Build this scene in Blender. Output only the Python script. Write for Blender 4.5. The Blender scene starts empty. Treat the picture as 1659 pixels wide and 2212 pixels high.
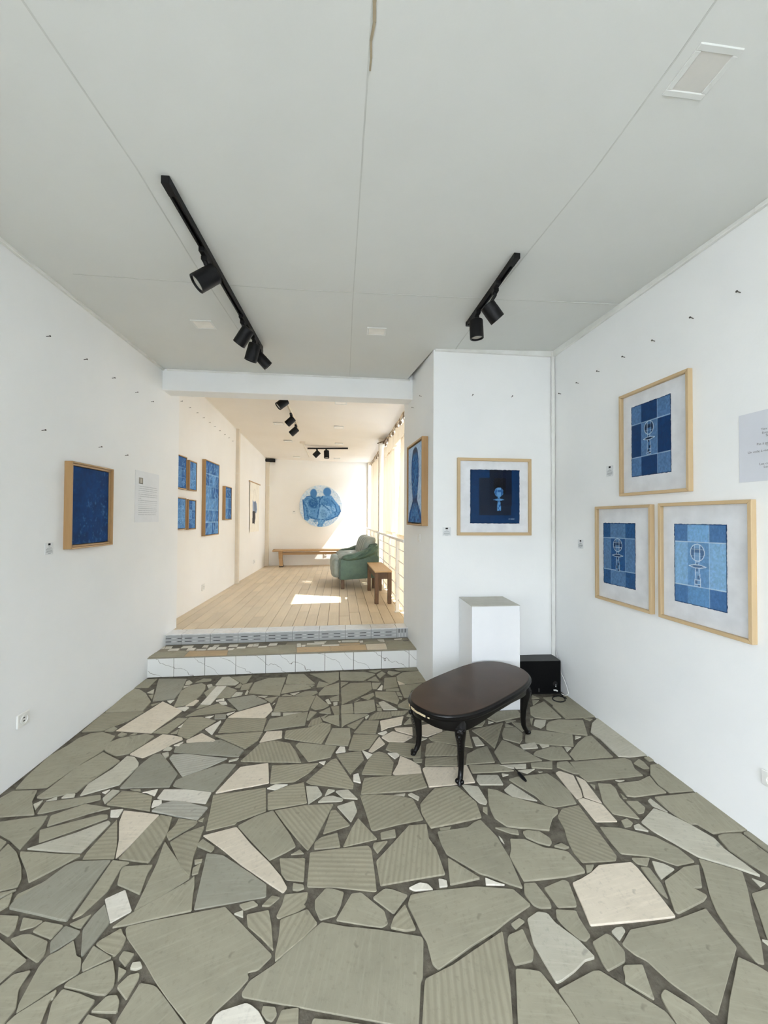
import bpy, bmesh, math, random
import numpy as np
from mathutils import Vector, Matrix, Euler

# ------------------------------------------------------------------ camera, world, sun, exposure
sc = bpy.context.scene
COL = sc.collection
R = math.radians
F_PX = 830.0
cam_d = bpy.data.cameras.new('camera')
cam_d.sensor_fit = 'HORIZONTAL'
cam_d.sensor_width = 36.0
cam_d.lens = 36.0 * F_PX / 1659.0
cam_d.clip_start = 0.02
cam_d.clip_end = 200
cam = bpy.data.objects.new('camera', cam_d)
COL.objects.link(cam)
PITCH, ROLL = R(0.9086), R(-0.26593)
cam.matrix_world = Matrix.Translation((0, 0, 1.5)) @ Matrix.Rotation(R(90) + PITCH, 4, 'X') @ Matrix.Rotation(-ROLL, 4, 'Z')
sc.camera = cam

vs = sc.view_settings
sc.display_settings.display_device = 'sRGB'
vs.view_transform = 'Standard'
vs.look = 'None'
vs.gamma = 1.0
vs.use_curve_mapping = False
vs.exposure = 1.71

w = bpy.data.worlds.new('world')
sc.world = w
w.use_nodes = True
bg = w.node_tree.nodes['Background']
bg.inputs[0].default_value = (0.81, 0.885, 1.0, 1)
bg.inputs[1].default_value = 7.6

sun_d = bpy.data.lights.new('sun', 'SUN')
sun_d.energy = 5.2
sun_d.angle = R(0.6)
sun_d.color = (1.0, 0.96, 0.90)
sun = bpy.data.objects.new('sun', sun_d)
COL.objects.link(sun)
sun.rotation_euler = Vector((-1.0, 0.12, -1.34)).to_track_quat('-Z', 'Y').to_euler()
cy = sc.cycles
cy.max_bounces = 10
cy.diffuse_bounces = 7
cy.transparent_max_bounces = 12
cy.sample_clamp_indirect = 6
cy.caustics_reflective = False
cy.caustics_refractive = False
cy.use_denoising = True

def portal(name, loc, nrm, sx, sy):
    d = bpy.data.lights.new(name, 'AREA')
    d.shape = 'RECTANGLE'; d.size = sx; d.size_y = sy
    d.cycles.is_portal = True
    o = bpy.data.objects.new(name, d); COL.objects.link(o)
    o.location = loc
    o.rotation_euler = Vector(nrm).to_track_quat('-Z', 'Z').to_euler()
portal('portal_facade', (0.13, 7.25, 1.6), (-0.992, -0.125, 0), 5.9, 2.7)
portal('portal_rear', (-0.025, -3.1, 1.62), (0, 1, 0), 2.65, 2.0)
portal('portal_door', (-1.80, -1.3, 1.25), (0.996, 0.09, 0), .7, 2.5)

# ------------------------------------------------------------------ helpers
random.seed(7)
rng = np.random.default_rng(7)
def lin(c):
    r = []
    for v in c[:3]:
        v = v / 255.0
        r.append(v / 12.92 if v <= 0.04045 else ((v + 0.055) / 1.055) ** 2.4)
    return (r[0], r[1], r[2], 1.0)

class MB:
    def __init__(s): s.v = []; s.f = []; s.m = []
    def add(s, vs_, fs, mi=0):
        k = len(s.v)
        s.v += [tuple(p) for p in vs_]
        s.f += [tuple(i + k for i in f) for f in fs]
        s.m += [mi] * len(fs)
        return s
    def box(s, a, b, M=None, mi=0):
        x0, y0, z0 = a; x1, y1, z1 = b
        p = [Vector(q) for q in ((x0,y0,z0),(x1,y0,z0),(x1,y1,z0),(x0,y1,z0),(x0,y0,z1),(x1,y0,z1),(x1,y1,z1),(x0,y1,z1))]
        if M is not None: p = [M @ q for q in p]
        return s.add(p, [(0,3,2,1),(4,5,6,7),(0,1,5,4),(1,2,6,5),(2,3,7,6),(3,0,4,7)], mi)
    def prism(s, poly, z0, z1, mi=0):
        a = sum(poly[i-1][0]*poly[i][1]-poly[i][0]*poly[i-1][1] for i in range(len(poly)))
        if a < 0: poly = poly[::-1]
        n = len(poly)
        zt = z1 if isinstance(z1, (list, tuple)) else [z1] * n
        if a < 0 and isinstance(z1, (list, tuple)): zt = list(zt)[::-1]
        p = [(x, y, z0) for x, y in poly] + [(x, y, zt[i]) for i, (x, y) in enumerate(poly)]
        f = [tuple(range(n))[::-1], tuple(range(n, 2*n))] + [(i, (i+1) % n, n+(i+1) % n, n+i) for i in range(n)]
        return s.add(p, f, mi)
    def loft(s, rings, cap0=True, cap1=True, mi=0):
        n = len(rings[0]); p = [q for r_ in rings for q in r_]; f = []
        for k in range(len(rings)-1):
            for i in range(n):
                j = (i+1) % n
                f.append((k*n+i, k*n+j, (k+1)*n+j, (k+1)*n+i))
        if cap0: f.append(tuple(range(n))[::-1])
        if cap1: f.append(tuple(range((len(rings)-1)*n, len(rings)*n)))
        return s.add(p, f, mi)
    def tube(s, path, rad, seg=10, mi=0):
        path = [Vector(p) for p in path]
        if not isinstance(rad, (list, tuple)): rad = [rad]*len(path)
        rings = []; up = None
        for i, p in enumerate(path):
            t = (path[min(i+1, len(path)-1)] - path[max(i-1, 0)]).normalized()
            if up is None: up = Vector((0,0,1)) if abs(t.z) < .9 else Vector((1,0,0))
            a = t.cross(up).normalized(); b = a.cross(t).normalized(); up = b
            rings.append([p + rad[i]*(math.cos(2*math.pi*k/seg)*a + math.sin(2*math.pi*k/seg)*b) for k in range(seg)])
        return s.loft(rings, mi=mi)
    def ball(s, c, r_, nu=10, nv=6, sc_=(1,1,1), mi=0):
        rings = []
        for j in range(1, nv):
            ph = math.pi*j/nv
            rings.append([(c[0]+r_*sc_[0]*math.sin(ph)*math.cos(2*math.pi*i/nu), c[1]+r_*sc_[1]*math.sin(ph)*math.sin(2*math.pi*i/nu), c[2]-r_*sc_[2]*math.cos(ph)) for i in range(nu)])
        return s.loft(rings, mi=mi)
    def build(s, name, mat, parent=None, bevel=0, smooth=False, seg=1, loc=None, rotz=0, recalc=True):
        me = bpy.data.meshes.new(name)
        me.from_pydata(s.v, [], s.f)
        mats = mat if isinstance(mat, (list, tuple)) else [mat]
        for m_ in mats: me.materials.append(m_)
        if len(mats) > 1: me.polygons.foreach_set('material_index', s.m)
        bm = bmesh.new(); bm.from_mesh(me)
        if recalc: bmesh.ops.recalc_face_normals(bm, faces=bm.faces)
        if bevel:
            ed = [e for e in bm.edges if len(e.link_faces) == 2 and e.calc_face_angle(0) > 0.5]
            bmesh.ops.bevel(bm, geom=ed, offset=bevel, segments=seg, affect='EDGES', profile=0.5)
        if smooth:
            for f in bm.faces: f.smooth = True
            for e in bm.edges:
                if len(e.link_faces) == 2 and e.calc_face_angle(0) > R(38): e.smooth = False
        bm.to_mesh(me); bm.free()
        return link(name, me, parent, loc, rotz)

def link(name, data, parent=None, loc=None, rotz=0):
    o = bpy.data.objects.new(name, data)
    COL.objects.link(o)
    if parent is not None: o.parent = parent
    if loc is not None: o.location = loc
    if rotz: o.rotation_euler = (0, 0, rotz)
    return o
def tag(o, label=None, cat=None, group=None, kind=None):
    if label: o['label'] = label
    if cat: o['category'] = cat
    if group: o['group'] = group
    if kind: o['kind'] = kind
    return o
def thing(name, label, cat, loc=(0,0,0), rotz=0, group=None):
    return tag(link(name, None, None, loc, rotz), label, cat, group)
def struct(o, label=None): return tag(o, label, None, None, 'structure')
def copy_tree(o, parent=None):
    c = o.copy(); COL.objects.link(c); c.parent = parent
    for ch in list(o.children): copy_tree(ch, c)
    return c

def rbox(size, r_, cuts=4, fn=None, c=(0,0,0)):
    """rounded soft box as an MB, fn deforms the points"""
    bm = bmesh.new(); bmesh.ops.create_cube(bm, size=2)
    bmesh.ops.subdivide_edges(bm, edges=bm.edges[:], cuts=cuts, use_grid_fill=True)
    hx, hy, hz = [q/2 for q in size]
    for v in bm.verts:
        p = Vector((v.co.x*hx, v.co.y*hy, v.co.z*hz))
        q = Vector((max(-hx+r_, min(hx-r_, p.x)), max(-hy+r_, min(hy-r_, p.y)), max(-hz+r_, min(hz-r_, p.z))))
        d = p - q
        if d.length > 1e-9: p = q + d.normalized()*r_
        v.co = p
        if fn: v.co = Vector(fn(v.co.x, v.co.y, v.co.z))
        v.co += Vector(c)
    m = MB(); bm.verts.index_update()
    m.add([v.co[:] for v in bm.verts], [[v.index for v in f.verts] for f in bm.faces]); bm.free()
    return m

# ------------------------------------------------------------------ materials
def newmat(name):
    m = bpy.data.materials.new(name); m.use_nodes = True
    nt = m.node_tree; b = nt.nodes['Principled BSDF']
    return m, nt, b
def N(nt, t, **kw):
    n = nt.nodes.new(t)
    for k, v in kw.items(): setattr(n, k, v)
    return n
def mixc(nt, fac, a, b):
    n = N(nt, 'ShaderNodeMix', data_type='RGBA')
    if isinstance(fac, (int, float)): n.inputs[0].default_value = fac
    else: nt.links.new(fac, n.inputs[0])
    for i, c in ((6, a), (7, b)):
        if isinstance(c, (tuple, list)): n.inputs[i].default_value = c
        else: nt.links.new(c, n.inputs[i])
    return n.outputs[2]
def noise(nt, scale, detail=4, rough=.55, coord='Object', stretch=None):
    tc = N(nt, 'ShaderNodeTexCoord'); n = N(nt, 'ShaderNodeTexNoise')
    n.inputs['Scale'].default_value = scale; n.inputs['Detail'].default_value = detail; n.inputs['Roughness'].default_value = rough
    if stretch:
        mp = N(nt, 'ShaderNodeMapping'); mp.inputs['Scale'].default_value = stretch
        nt.links.new(tc.outputs[coord], mp.inputs[0]); nt.links.new(mp.outputs[0], n.inputs[0])
    else: nt.links.new(tc.outputs[coord], n.inputs[0])
    return n.outputs[0]
def ramp(nt, src, a, b):
    n = N(nt, 'ShaderNodeMapRange'); n.inputs[1].default_value = a; n.inputs[2].default_value = b
    nt.links.new(src, n.inputs[0]); return n.outputs[0]
def bump(nt, b, h, strength=.3, dist=.002):
    n = N(nt, 'ShaderNodeBump'); n.inputs['Strength'].default_value = strength; n.inputs['Distance'].default_value = dist
    nt.links.new(h, n.inputs['Height']); nt.links.new(n.outputs[0], b.inputs['Normal'])
def simple(name, c, rough=.6, c2=None, nscale=8, metal=0, bstr=0, bscale=60, spec=.5, coat=0, stretch=None, bdist=.002):
    m, nt, b = newmat(name)
    b.inputs['Roughness'].default_value = rough; b.inputs['Metallic'].default_value = metal
    b.inputs['Specular IOR Level'].default_value = spec
    if coat: b.inputs['Coat Weight'].default_value = coat; b.inputs['Coat Roughness'].default_value = .08
    if c2 is None: c2 = tuple(x*.93 for x in c)
    nz = noise(nt, nscale, stretch=stretch)
    nt.links.new(mixc(nt, ramp(nt, nz, .3, .7), lin(c), lin(c2)), b.inputs['Base Color'])
    if bstr: bump(nt, b, noise(nt, bscale, 5, .6, stretch=stretch), bstr, bdist)
    return m

M = {}
M['wall'] = simple('wall_paint', (238, 238, 236), .75, (232, 233, 232), 1.5, bstr=.25, bscale=45, spec=.25)
M['wall_back'] = simple('wall_paint_warm_light', (238, 236, 231), .75, (234, 231, 225), 1.5, bstr=.15, bscale=45, spec=.25)  # warm bounce light of the back room tinted into the white paint
M['ground'] = simple('outdoor_concrete', (150, 150, 150), .9, (140, 140, 140), 2)
M['screen'] = simple('screen_render', (200, 200, 198), .9, (192, 192, 190), 1)  # surface of the added walls that block low sky
M['ceil'] = simple('ceiling_paint', (218, 219, 215), .8, (213, 214, 210), 1.2, bstr=.2, bscale=50, spec=.2)
M['ceil_back'] = simple('ceiling_paint_warm_light', (236, 230, 221), .8, (232, 225, 215), 1.2, spec=.2)  # light bounced off planks and curtains put into the ceiling colour
M['joint'] = simple('ceiling_joint', (204, 205, 200), .85, (192, 193, 188), 12)
M['crack'] = simple('ceiling_crack', (176, 160, 132), .85, (150, 140, 120), 30)
M['trim'] = simple('trim_paint', (230, 230, 226), .6, (214, 214, 208), 6)
M['column'] = simple('column_paint', (222, 212, 195), .6, (214, 203, 184), 4)
M['mortar'] = simple('mortar', (116, 110, 98), .95, (80, 75, 66), 22, bstr=.8, bscale=90, bdist=.004, spec=.2)
M['white_metal'] = simple('white_metal', (240, 238, 232), .4, (232, 228, 220), 3)
M['black'] = simple('black_metal', (9, 9, 10), .5, (13, 13, 14), 12, spec=.25)
M['black_wood'] = simple('black_lacquer', (9, 8, 7), .28, (14, 11, 10), 30, spec=.28, bstr=.15, bscale=70)
M['brown_top'] = simple('brown_table_top', (72, 54, 42), .34, (58, 44, 35), 5, spec=.22, bstr=.05, bscale=40)
M['cream_chip'] = simple('bare_wood_chip', (214, 196, 160), .7)
M['plinth'] = simple('plinth_paint', (236, 236, 236), .6, (230, 231, 232), 3, spec=.3)
M['plinth_top'] = simple('plinth_top', (200, 198, 190), .7, (190, 188, 178), 18)
M['spk'] = simple('speaker_black', (7, 7, 7), .6, (11, 11, 12), 40, spec=.12)
M['spk_top'] = simple('speaker_top', (34, 32, 30), .4, (28, 29, 32), 20, spec=.25)
M['plastic'] = simple('white_plastic', (236, 235, 230), .35)
M['dark'] = simple('dark_slot', (12, 12, 12), .6)
M['nail'] = simple('nail_steel', (96, 92, 86), .4, metal=.6)
M['paper'] = simple('paper', (236, 237, 238), .7)
M['paper_grey'] = simple('paper_grey', (212, 214, 220), .6, (206, 208, 215), 5)
M['ink'] = simple('ink_grey', (120, 120, 122), .8)
M['matboard'] = simple('mat_board', (240, 241, 243), .85)
M['rope'] = simple('curtain_rope', (176, 150, 112), .8, (150, 124, 90), 40)
M['tie'] = simple('curtain_tie', (112, 88, 60), .7)
M['steel'] = simple('brushed_steel', (150, 150, 150), .3, metal=.8)
M['lens'] = simple('lamp_lens', (196, 194, 186), .35, (186, 182, 172), 60)
M['diffuser'] = simple('lamp_diffuser', (206, 204, 198), .5, (210, 207, 200), 20)
M['diffuser_w'] = simple('lamp_diffuser_white', (244, 240, 232), .5)

def grain(name, c, c2, rough=.5, axis=0, bstr=.12, s=9):
    m, nt, b = newmat(name)
    st = [14, 14, 14]; st[axis] = .9
    nz = noise(nt, s/6, 6, .62, stretch=tuple(st)); n2 = noise(nt, 2.2, 2)
    k = mixc(nt, ramp(nt, nz, .32, .68), lin(c), lin(c2))
    oi = N(nt, 'ShaderNodeObjectInfo')
    k2 = mixc(nt, ramp(nt, n2, .2, .8), k, lin(tuple(x*.9 for x in c)))
    mm = N(nt, 'ShaderNodeHueSaturation'); nt.links.new(k2, mm.inputs['Color'])
    mr = N(nt, 'ShaderNodeMapRange'); mr.inputs[3].default_value = .93; mr.inputs[4].default_value = 1.06
    nt.links.new(oi.outputs['Random'], mr.inputs[0]); nt.links.new(mr.outputs[0], mm.inputs['Value'])
    nt.links.new(mm.outputs[0], b.inputs['Base Color'])
    b.inputs['Roughness'].default_value = rough
    bump(nt, b, nz, bstr, .002)
    return m
M['pine_x'] = grain('pine_frame_x', (212, 186, 146), (198, 168, 124), axis=0)
M['pine_z'] = grain('pine_frame_z', (212, 186, 146), (198, 168, 124), axis=2)
M['oak_x'] = grain('oak_frame_x', (192, 158, 112), (168, 132, 90), axis=0)
M['oak_z'] = grain('oak_frame_z', (186, 148, 100), (158, 120, 76), axis=2)
M['plank'] = grain('floor_plank', (222, 205, 178), (208, 188, 158), rough=.55, axis=1, bstr=.2)
M['stool'] = grain('stool_wood', (110, 80, 52), (76, 56, 40), axis=2)
M['stool_top'] = grain('stool_top_wood_lit', (206, 172, 128), (184, 148, 104), axis=1)  # light reflected off the top is put into this paler wood colour
M['bench'] = grain('bench_wood', (196, 160, 112), (168, 132, 88), axis=0)

def stone(name, c, c2, ribs=0, rough=.8):
    m, nt, b = newmat(name)
    nz = noise(nt, 6, 5, .6); n2 = noise(nt, 55, 4, .65)
    k = mixc(nt, ramp(nt, nz, .3, .7), lin(c), lin(c2))
    k = mixc(nt, ramp(nt, n2, .55, .8), k, lin(tuple(x*.86 for x in c)))
    sk = noise(nt, 1, 4, .7, stretch=(5, 60, 5))
    k = mixc(nt, ramp(nt, sk, .48, .9), k, lin(tuple(min(255, x*1.07) for x in c)))
    sp = noise(nt, 17, 2, .5)
    k = mixc(nt, ramp(nt, sp, .70, .78), k, lin(tuple(x*.74 for x in c)))
    oi = N(nt, 'ShaderNodeObjectInfo')
    h = n2
    if ribs:
        tc = N(nt, 'ShaderNodeTexCoord'); wv = N(nt, 'ShaderNodeTexWave', wave_type='BANDS', bands_direction='Y')
        wv.inputs['Scale'].default_value = ribs; wv.inputs['Distortion'].default_value = .7; wv.inputs['Detail'].default_value = 1.5
        wv.inputs['Detail Scale'].default_value = 2
        nt.links.new(tc.outputs['Object'], wv.inputs[0])
        k = mixc(nt, ramp(nt, wv.outputs[1], .3, 1.6), k, lin(tuple(x*.84 for x in c)))
        ad = N(nt, 'ShaderNodeMath', operation='ADD'); nt.links.new(wv.outputs[1], ad.inputs[0]); nt.links.new(n2, ad.inputs[1]); h = ad.outputs[0]
    hs = N(nt, 'ShaderNodeHueSaturation'); nt.links.new(k, hs.inputs['Color'])
    mr = N(nt, 'ShaderNodeMapRange'); mr.inputs[3].default_value = .92; mr.inputs[4].default_value = 1.07
    nt.links.new(oi.outputs['Random'], mr.inputs[0]); nt.links.new(mr.outputs[0], hs.inputs['Value'])
    nt.links.new(hs.outputs[0], b.inputs['Base Color'])
    b.inputs['Roughness'].default_value = rough; b.inputs['Specular IOR Level'].default_value = .35
    bump(nt, b, h, .22 if ribs else .25, .0025)
    return m
SM = {'g': stone('stone_sage', (158, 153, 134), (147, 142, 124)),
      'r': stone('stone_sage_ribbed', (159, 153, 133), (150, 144, 124), ribs=14),
      'b': stone('stone_blue_grey', (150, 147, 133), (140, 137, 123)),
      'e': stone('stone_pale_ribbed', (180, 178, 166), (166, 163, 150), ribs=14),
      'l': stone('stone_pale', (190, 186, 170), (178, 173, 156)),
      'c': stone('stone_cream', (214, 203, 184), (203, 192, 173)),
      'w': stone('stone_white', (220, 215, 202), (208, 202, 188)),
      'd': stone('stone_dark', (122, 116, 104), (108, 102, 92)),
      'o': stone('stone_tan', (190, 166, 132), (180, 156, 124))}

# marble with veins
def marble():
    m, nt, b = newmat('marble_tile')
    tc = N(nt, 'ShaderNodeTexCoord')
    mp = N(nt, 'ShaderNodeMapping'); mp.inputs['Rotation'].default_value = (0, R(-28), 0); mp.inputs['Scale'].default_value = (1, 1, 1)
    nt.links.new(tc.outputs['Object'], mp.inputs[0])
    wv = N(nt, 'ShaderNodeTexWave', wave_type='BANDS', bands_direction='Z', wave_profile='TRI')
    wv.inputs['Scale'].default_value = 2.3; wv.inputs['Distortion'].default_value = 5.0; wv.inputs['Detail'].default_value = 4; wv.inputs['Detail Scale'].default_value = 2.2
    nt.links.new(mp.outputs[0], wv.inputs[0])
    v = ramp(nt, wv.outputs[1], .955, 1.0)
    k = mixc(nt, v, lin((226, 226, 222)), lin((120, 112, 100)))
    nt.links.new(k, b.inputs['Base Color']); b.inputs['Roughness'].default_value = .25
    return m
M['marble'] = marble()
M['nosing'] = simple('nosing_tile', (226, 226, 224), .22, (206, 207, 206), 9, stretch=(2, 9, 9))
M['grey_tile'] = simple('grey_tile', (172, 174, 173), .4, (164, 166, 165), 20)
M['grout'] = simple('grout', (120, 112, 98), .9, (96, 90, 80), 20)
M['tread_base'] = simple('tread_cement', (150, 144, 128), .9, (138, 130, 114), 10)

def leather(name, c, c2, rough=.5):
    m, nt, b = newmat(name)
    n1 = noise(nt, 7, 5, .65); n2 = noise(nt, 120, 3, .6)
    k = mixc(nt, ramp(nt, n1, .32, .68), lin(c), lin(c2))
    nt.links.new(k, b.inputs['Base Color']); b.inputs['Roughness'].default_value = rough
    bump(nt, b, n2, .25, .001)
    return m
M['leather'] = leather('green_leather', (88, 112, 96), (70, 92, 80))
M['leather_grey'] = leather('grey_leather', (150, 156, 150), (118, 130, 122), .45)
M['leather_dark'] = leather('dark_leather', (62, 66, 64), (84, 104, 92), .5)

def curtain_mat():
    m, nt, b = newmat('curtain_cloth')
    out = nt.nodes['Material Output']
    c = lin((230, 213, 186))
    d = N(nt, 'ShaderNodeBsdfDiffuse'); d.inputs[0].default_value = c
    t = N(nt, 'ShaderNodeBsdfTranslucent'); t.inputs[0].default_value = c
    mx = N(nt, 'ShaderNodeMixShader'); mx.inputs[0].default_value = .12
    nt.links.new(d.outputs[0], mx.inputs[1]); nt.links.new(t.outputs[0], mx.inputs[2]); nt.links.new(mx.outputs[0], out.inputs[0])
    nt.nodes.remove(b)
    return m
M['curtain'] = curtain_mat()
def glass_mat(name, refl=1.0, tint=(1, 1, 1, 1)):
    m, nt, b = newmat(name); out = nt.nodes['Material Output']; nt.nodes.remove(b)
    t = N(nt, 'ShaderNodeBsdfTransparent'); t.inputs[0].default_value = tint
    g = N(nt, 'ShaderNodeBsdfGlossy'); g.inputs['Roughness'].default_value = .015
    fr = N(nt, 'ShaderNodeFresnel'); fr.inputs[0].default_value = 1.5
    ml = N(nt, 'ShaderNodeMath', operation='MULTIPLY'); ml.inputs[1].default_value = refl
    nt.links.new(fr.outputs[0], ml.inputs[0])
    mx = N(nt, 'ShaderNodeMixShader'); nt.links.new(ml.outputs[0], mx.inputs[0])
    nt.links.new(t.outputs[0], mx.inputs[1]); nt.links.new(g.outputs[0], mx.inputs[2]); nt.links.new(mx.outputs[0], out.inputs[0])
    return m
M['glass'] = glass_mat('picture_glass', .3)
M['pane'] = glass_mat('window_glass', .6, (.93, .97, 1, 1))

def painted(name, rough=.65, fine=260, amt=.10):
    """colour from the mesh's colour attribute, broken up by fine grain"""
    m, nt, b = newmat(name)
    at = N(nt, 'ShaderNodeAttribute'); at.attribute_name = 'Col'
    nz = noise(nt, fine, 3, .7)
    hs = N(nt, 'ShaderNodeHueSaturation'); nt.links.new(at.outputs[0], hs.inputs['Color'])
    mr = N(nt, 'ShaderNodeMapRange'); mr.inputs[1].default_value = .25; mr.inputs[2].default_value = .75
    mr.inputs[3].default_value = 1-amt; mr.inputs[4].default_value = 1+amt
    nt.links.new(nz, mr.inputs[0]); nt.links.new(mr.outputs[0], hs.inputs['Value'])
    nt.links.new(hs.outputs[0], b.inputs['Base Color']); b.inputs['Roughness'].default_value = rough; b.inputs['Specular IOR Level'].default_value = .12
    return m
M['painted'] = painted('pigment')
M['printed'] = painted('print_ink', .7, 400, .04)
M['gap'] = simple('plank_gap', (92, 78, 60), .9)
# ------------------------------------------------------------------ the setting
H = 2.977
LWx = lambda y: -2.06 - 0.0892*(y-2.08)
RWx = lambda y: 1.53 - 0.1423*(y-3.46)
BWx = lambda y: -2.41 - 0.0988*(y-4.1)
FCx = lambda y: 0.33 - 0.1263*(y-4.4)
Z2 = 0.30
def zc(x, y):                        # the back room's gently sloping ceiling
    v = (y-4.2)/5.8; u = (x-BWx(y))/(FCx(y)-BWx(y))
    return (3.255-.3*v)*(1-u) + (2.94+.01*v)*u

# left wall of the front room, with a doorway to the open air behind the camera
m = MB()
def wseg(m, f, y0, y1, z0, z1, t): m.prism([(f(y0), y0), (f(y1), y1), (f(y1)+t, y1), (f(y0)+t, y0)], z0, z1)
wseg(m, LWx, -1.0, 4.19, -.02, 3.3, -.2)
wseg(m, LWx, -3.0, -1.6, -.02, 3.3, -.2)
wseg(m, LWx, -1.6, -1.0, 2.45, 3.3, -.2)
struct(m.build('wall_left', M['wall']))
m = MB(); wseg(m, RWx, -3.1, 3.46, -.02, 3.3, .2)
struct(m.build('wall_right', M['wall']))
m = MB(); m.prism([(.428, 3.341), (1.53, 3.46), (1.75, 3.46), (1.75, 3.62), (.62, 3.52), (.50, 4.45), (.232, 4.45)], -.02, 3.3)
struct(m.build('wall_alcove', M['wall']))
m = MB()
m.box((-2.0, -3.2, -.02), (-1.35, -3.0, 3.3)); m.box((1.3, -3.2, -.02), (2.8, -3.0, 3.3)); m.box((-1.35, -3.2, 2.62), (1.3, -3.0, 3.3)); m.box((-1.35, -3.2, -.02), (1.3, -3.0, .62))
struct(m.build('wall_rear', M['wall']))
m = MB(); m.add([(-40, -40, -.2), (40, -40, -.2), (40, 40, -.2), (-40, 40, -.2)], [(0, 1, 2, 3)]); struct(m.build('ground', M['ground'], recalc=False), 'concrete ground added outside the building to dim the ceilings')  # unseen ground added so less light reaches the ceilings from below
m = MB(); m.prism([(4.6, 2.0), (3.2, 15.0), (3.5, 15.0), (4.9, 2.0)], -.2, 4.6); struct(m.build('wall_screen', M['screen']), 'pale boundary wall added outside the glazing to block low sky')  # unseen wall added to cut the skylight entering the back room
m = MB(); m.box((-9, -9.3, -.2), (9, -9.0, 3.6)); struct(m.build('wall_screen', M['screen']), 'pale boundary wall added behind the camera to block low sky')  # unseen wall added to even out the light on the end wall
# back room
m = MB(); m.prism([(BWx(4.0), 4.0), (BWx(9.6), 9.6), (BWx(9.6)-.2, 9.6), (BWx(4.0)-.2, 4.0)], .0, 3.4)
struct(m.build('wall_back_left', M['wall_back']))
m = MB(); m.prism([(-2.99, 9.589), (-.30, 10.1), (-.33, 10.3), (-3.02, 9.79)], .0, 3.4)
struct(m.build('wall_far', M['wall_back']))
# ceilings
m = MB()
P = [(-1.4, -3.1), (2.75, -3.1), (1.767, 1.795), (1.53, 3.46), (.428, 3.341), (.20, 4.22), (-2.3, 4.22), (-1.95, 1.0)]
Pz = [H, H, H, 3.012, H, H, H, H]
v = [(x, y, z) for (x, y), z in zip(P, Pz)] + [(x, y, 3.2) for x, y in P]
m.add(v, [(2, 3, 4), (0, 1, 2), (0, 2, 4), (0, 4, 7), (4, 5, 6), (4, 6, 7)])
m.add([(x, y, 3.2) for x, y in [(-2.2, -3.2), (2.9, -3.2), (2.2, 3.7), (.2, 4.3), (-2.7, 4.3)]], [(0, 1, 2, 3, 4)])
m.add([(-2.0, -3.1, H), (-1.4, -3.1, H), (-1.95, 1.0, H), (-2.36, 4.22, H), (-2.3, 4.22, H)], [(0, 1, 2), (0, 2, 3), (2, 4, 3)])
m.add([(1.767, 1.795, H), (2.75, -3.1, H), (1.9, 3.5, 3.012), (1.53, 3.46, 3.012)], [(0, 1, 2), (0, 2, 3)])
ceil = struct(m.build('ceiling', M['ceil']))
def strip(m, a, b, wd, z0, z1, z2=None):
    a = Vector((*a, 0)); b = Vector((*b, 0)); n = Vector((-(b-a).y, (b-a).x, 0)).normalized()*wd/2
    m.prism([tuple((a-n)[:2]), tuple((a+n)[:2]), tuple((b+n)[:2]), tuple((b-n)[:2])], z0, z1)
for path in ([(-.93, -2), (-1.04, 1.0), (-1.055, 1.6), (-1.11, 2.2), (-1.2, 3.85)], [(.22, -2), (-.03, 1.0), (-.06, 1.25), (-.22, 2.6), (-.36, 3.95)],
             [(1.12, -2), (.93, 1.2), (.885, 1.6), (.72, 2.5), (.62, 3.33)], [(-1.9, 2.315), (-.63, 2.462), (.3, 2.535), (1.6, 2.62)]):
    for a, b in zip(path[:-1], path[1:]):
        m = MB(); strip(m, a, b, .006, H-.0012, H+.002); m.build('panel_joint', M['joint'], ceil)
m = MB()
pts = [(-.022, .98), (-.026, 1.03), (-.034, 1.075), (-.035, 1.12), (-.047, 1.165), (-.048, 1.21), (-.053, 1.245)]
for i in range(len(pts)-1): strip(m, pts[i], pts[i+1], .012-.0012*i, H-.0022, H)
m.build('tape_crack', M['crack'], ceil)
m = MB(); n = 8
g = [[None]*(n+1) for _ in range(n+1)]
for j in range(n+1):
    for i in range(n+1):
        y = 4.1 + (10.2-4.1)*j/n; x0, x1 = BWx(y)-.1, FCx(y)+.42; x = x0+(x1-x0)*i/n
        g[j][i] = (x, y, zc(x, y))
top = [[(x, y, 3.5) for x, y, z in r_] for r_ in g]
vv = [q for r_ in g for q in r_]
m.add(vv, [(j*(n+1)+i, j*(n+1)+i+1, (j+1)*(n+1)+i+1, (j+1)*(n+1)+i) for j in range(n) for i in range(n)])
k = (n+1)
m.add([(x, y, z+.12) for x, y, z in vv], [(j*k+i, j*k+i+1, (j+1)*k+i+1, (j+1)*k+i) for j in range(n) for i in range(n)])
# closing the edge over the open side
m.add([g[j][n] for j in range(k)] + [(g[j][n][0], g[j][n][1], g[j][n][2]+.12) for j in range(k)], [(j, j+1, k+j+1, k+j) for j in range(n)])
struct(m.build('ceiling', M['ceil_back']), 'white sloping ceiling of the raised back room, warm bounce light in its colour')
# beam over the opening
m = MB(); m.prism([(-2.30, 3.797), (.40, 4.086), (.38, 4.27), (-2.32, 3.99)], 2.765, 3.4)
struct(m.build('beam', M['wall'], bevel=.004), 'white painted beam across the opening to the back room')
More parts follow.
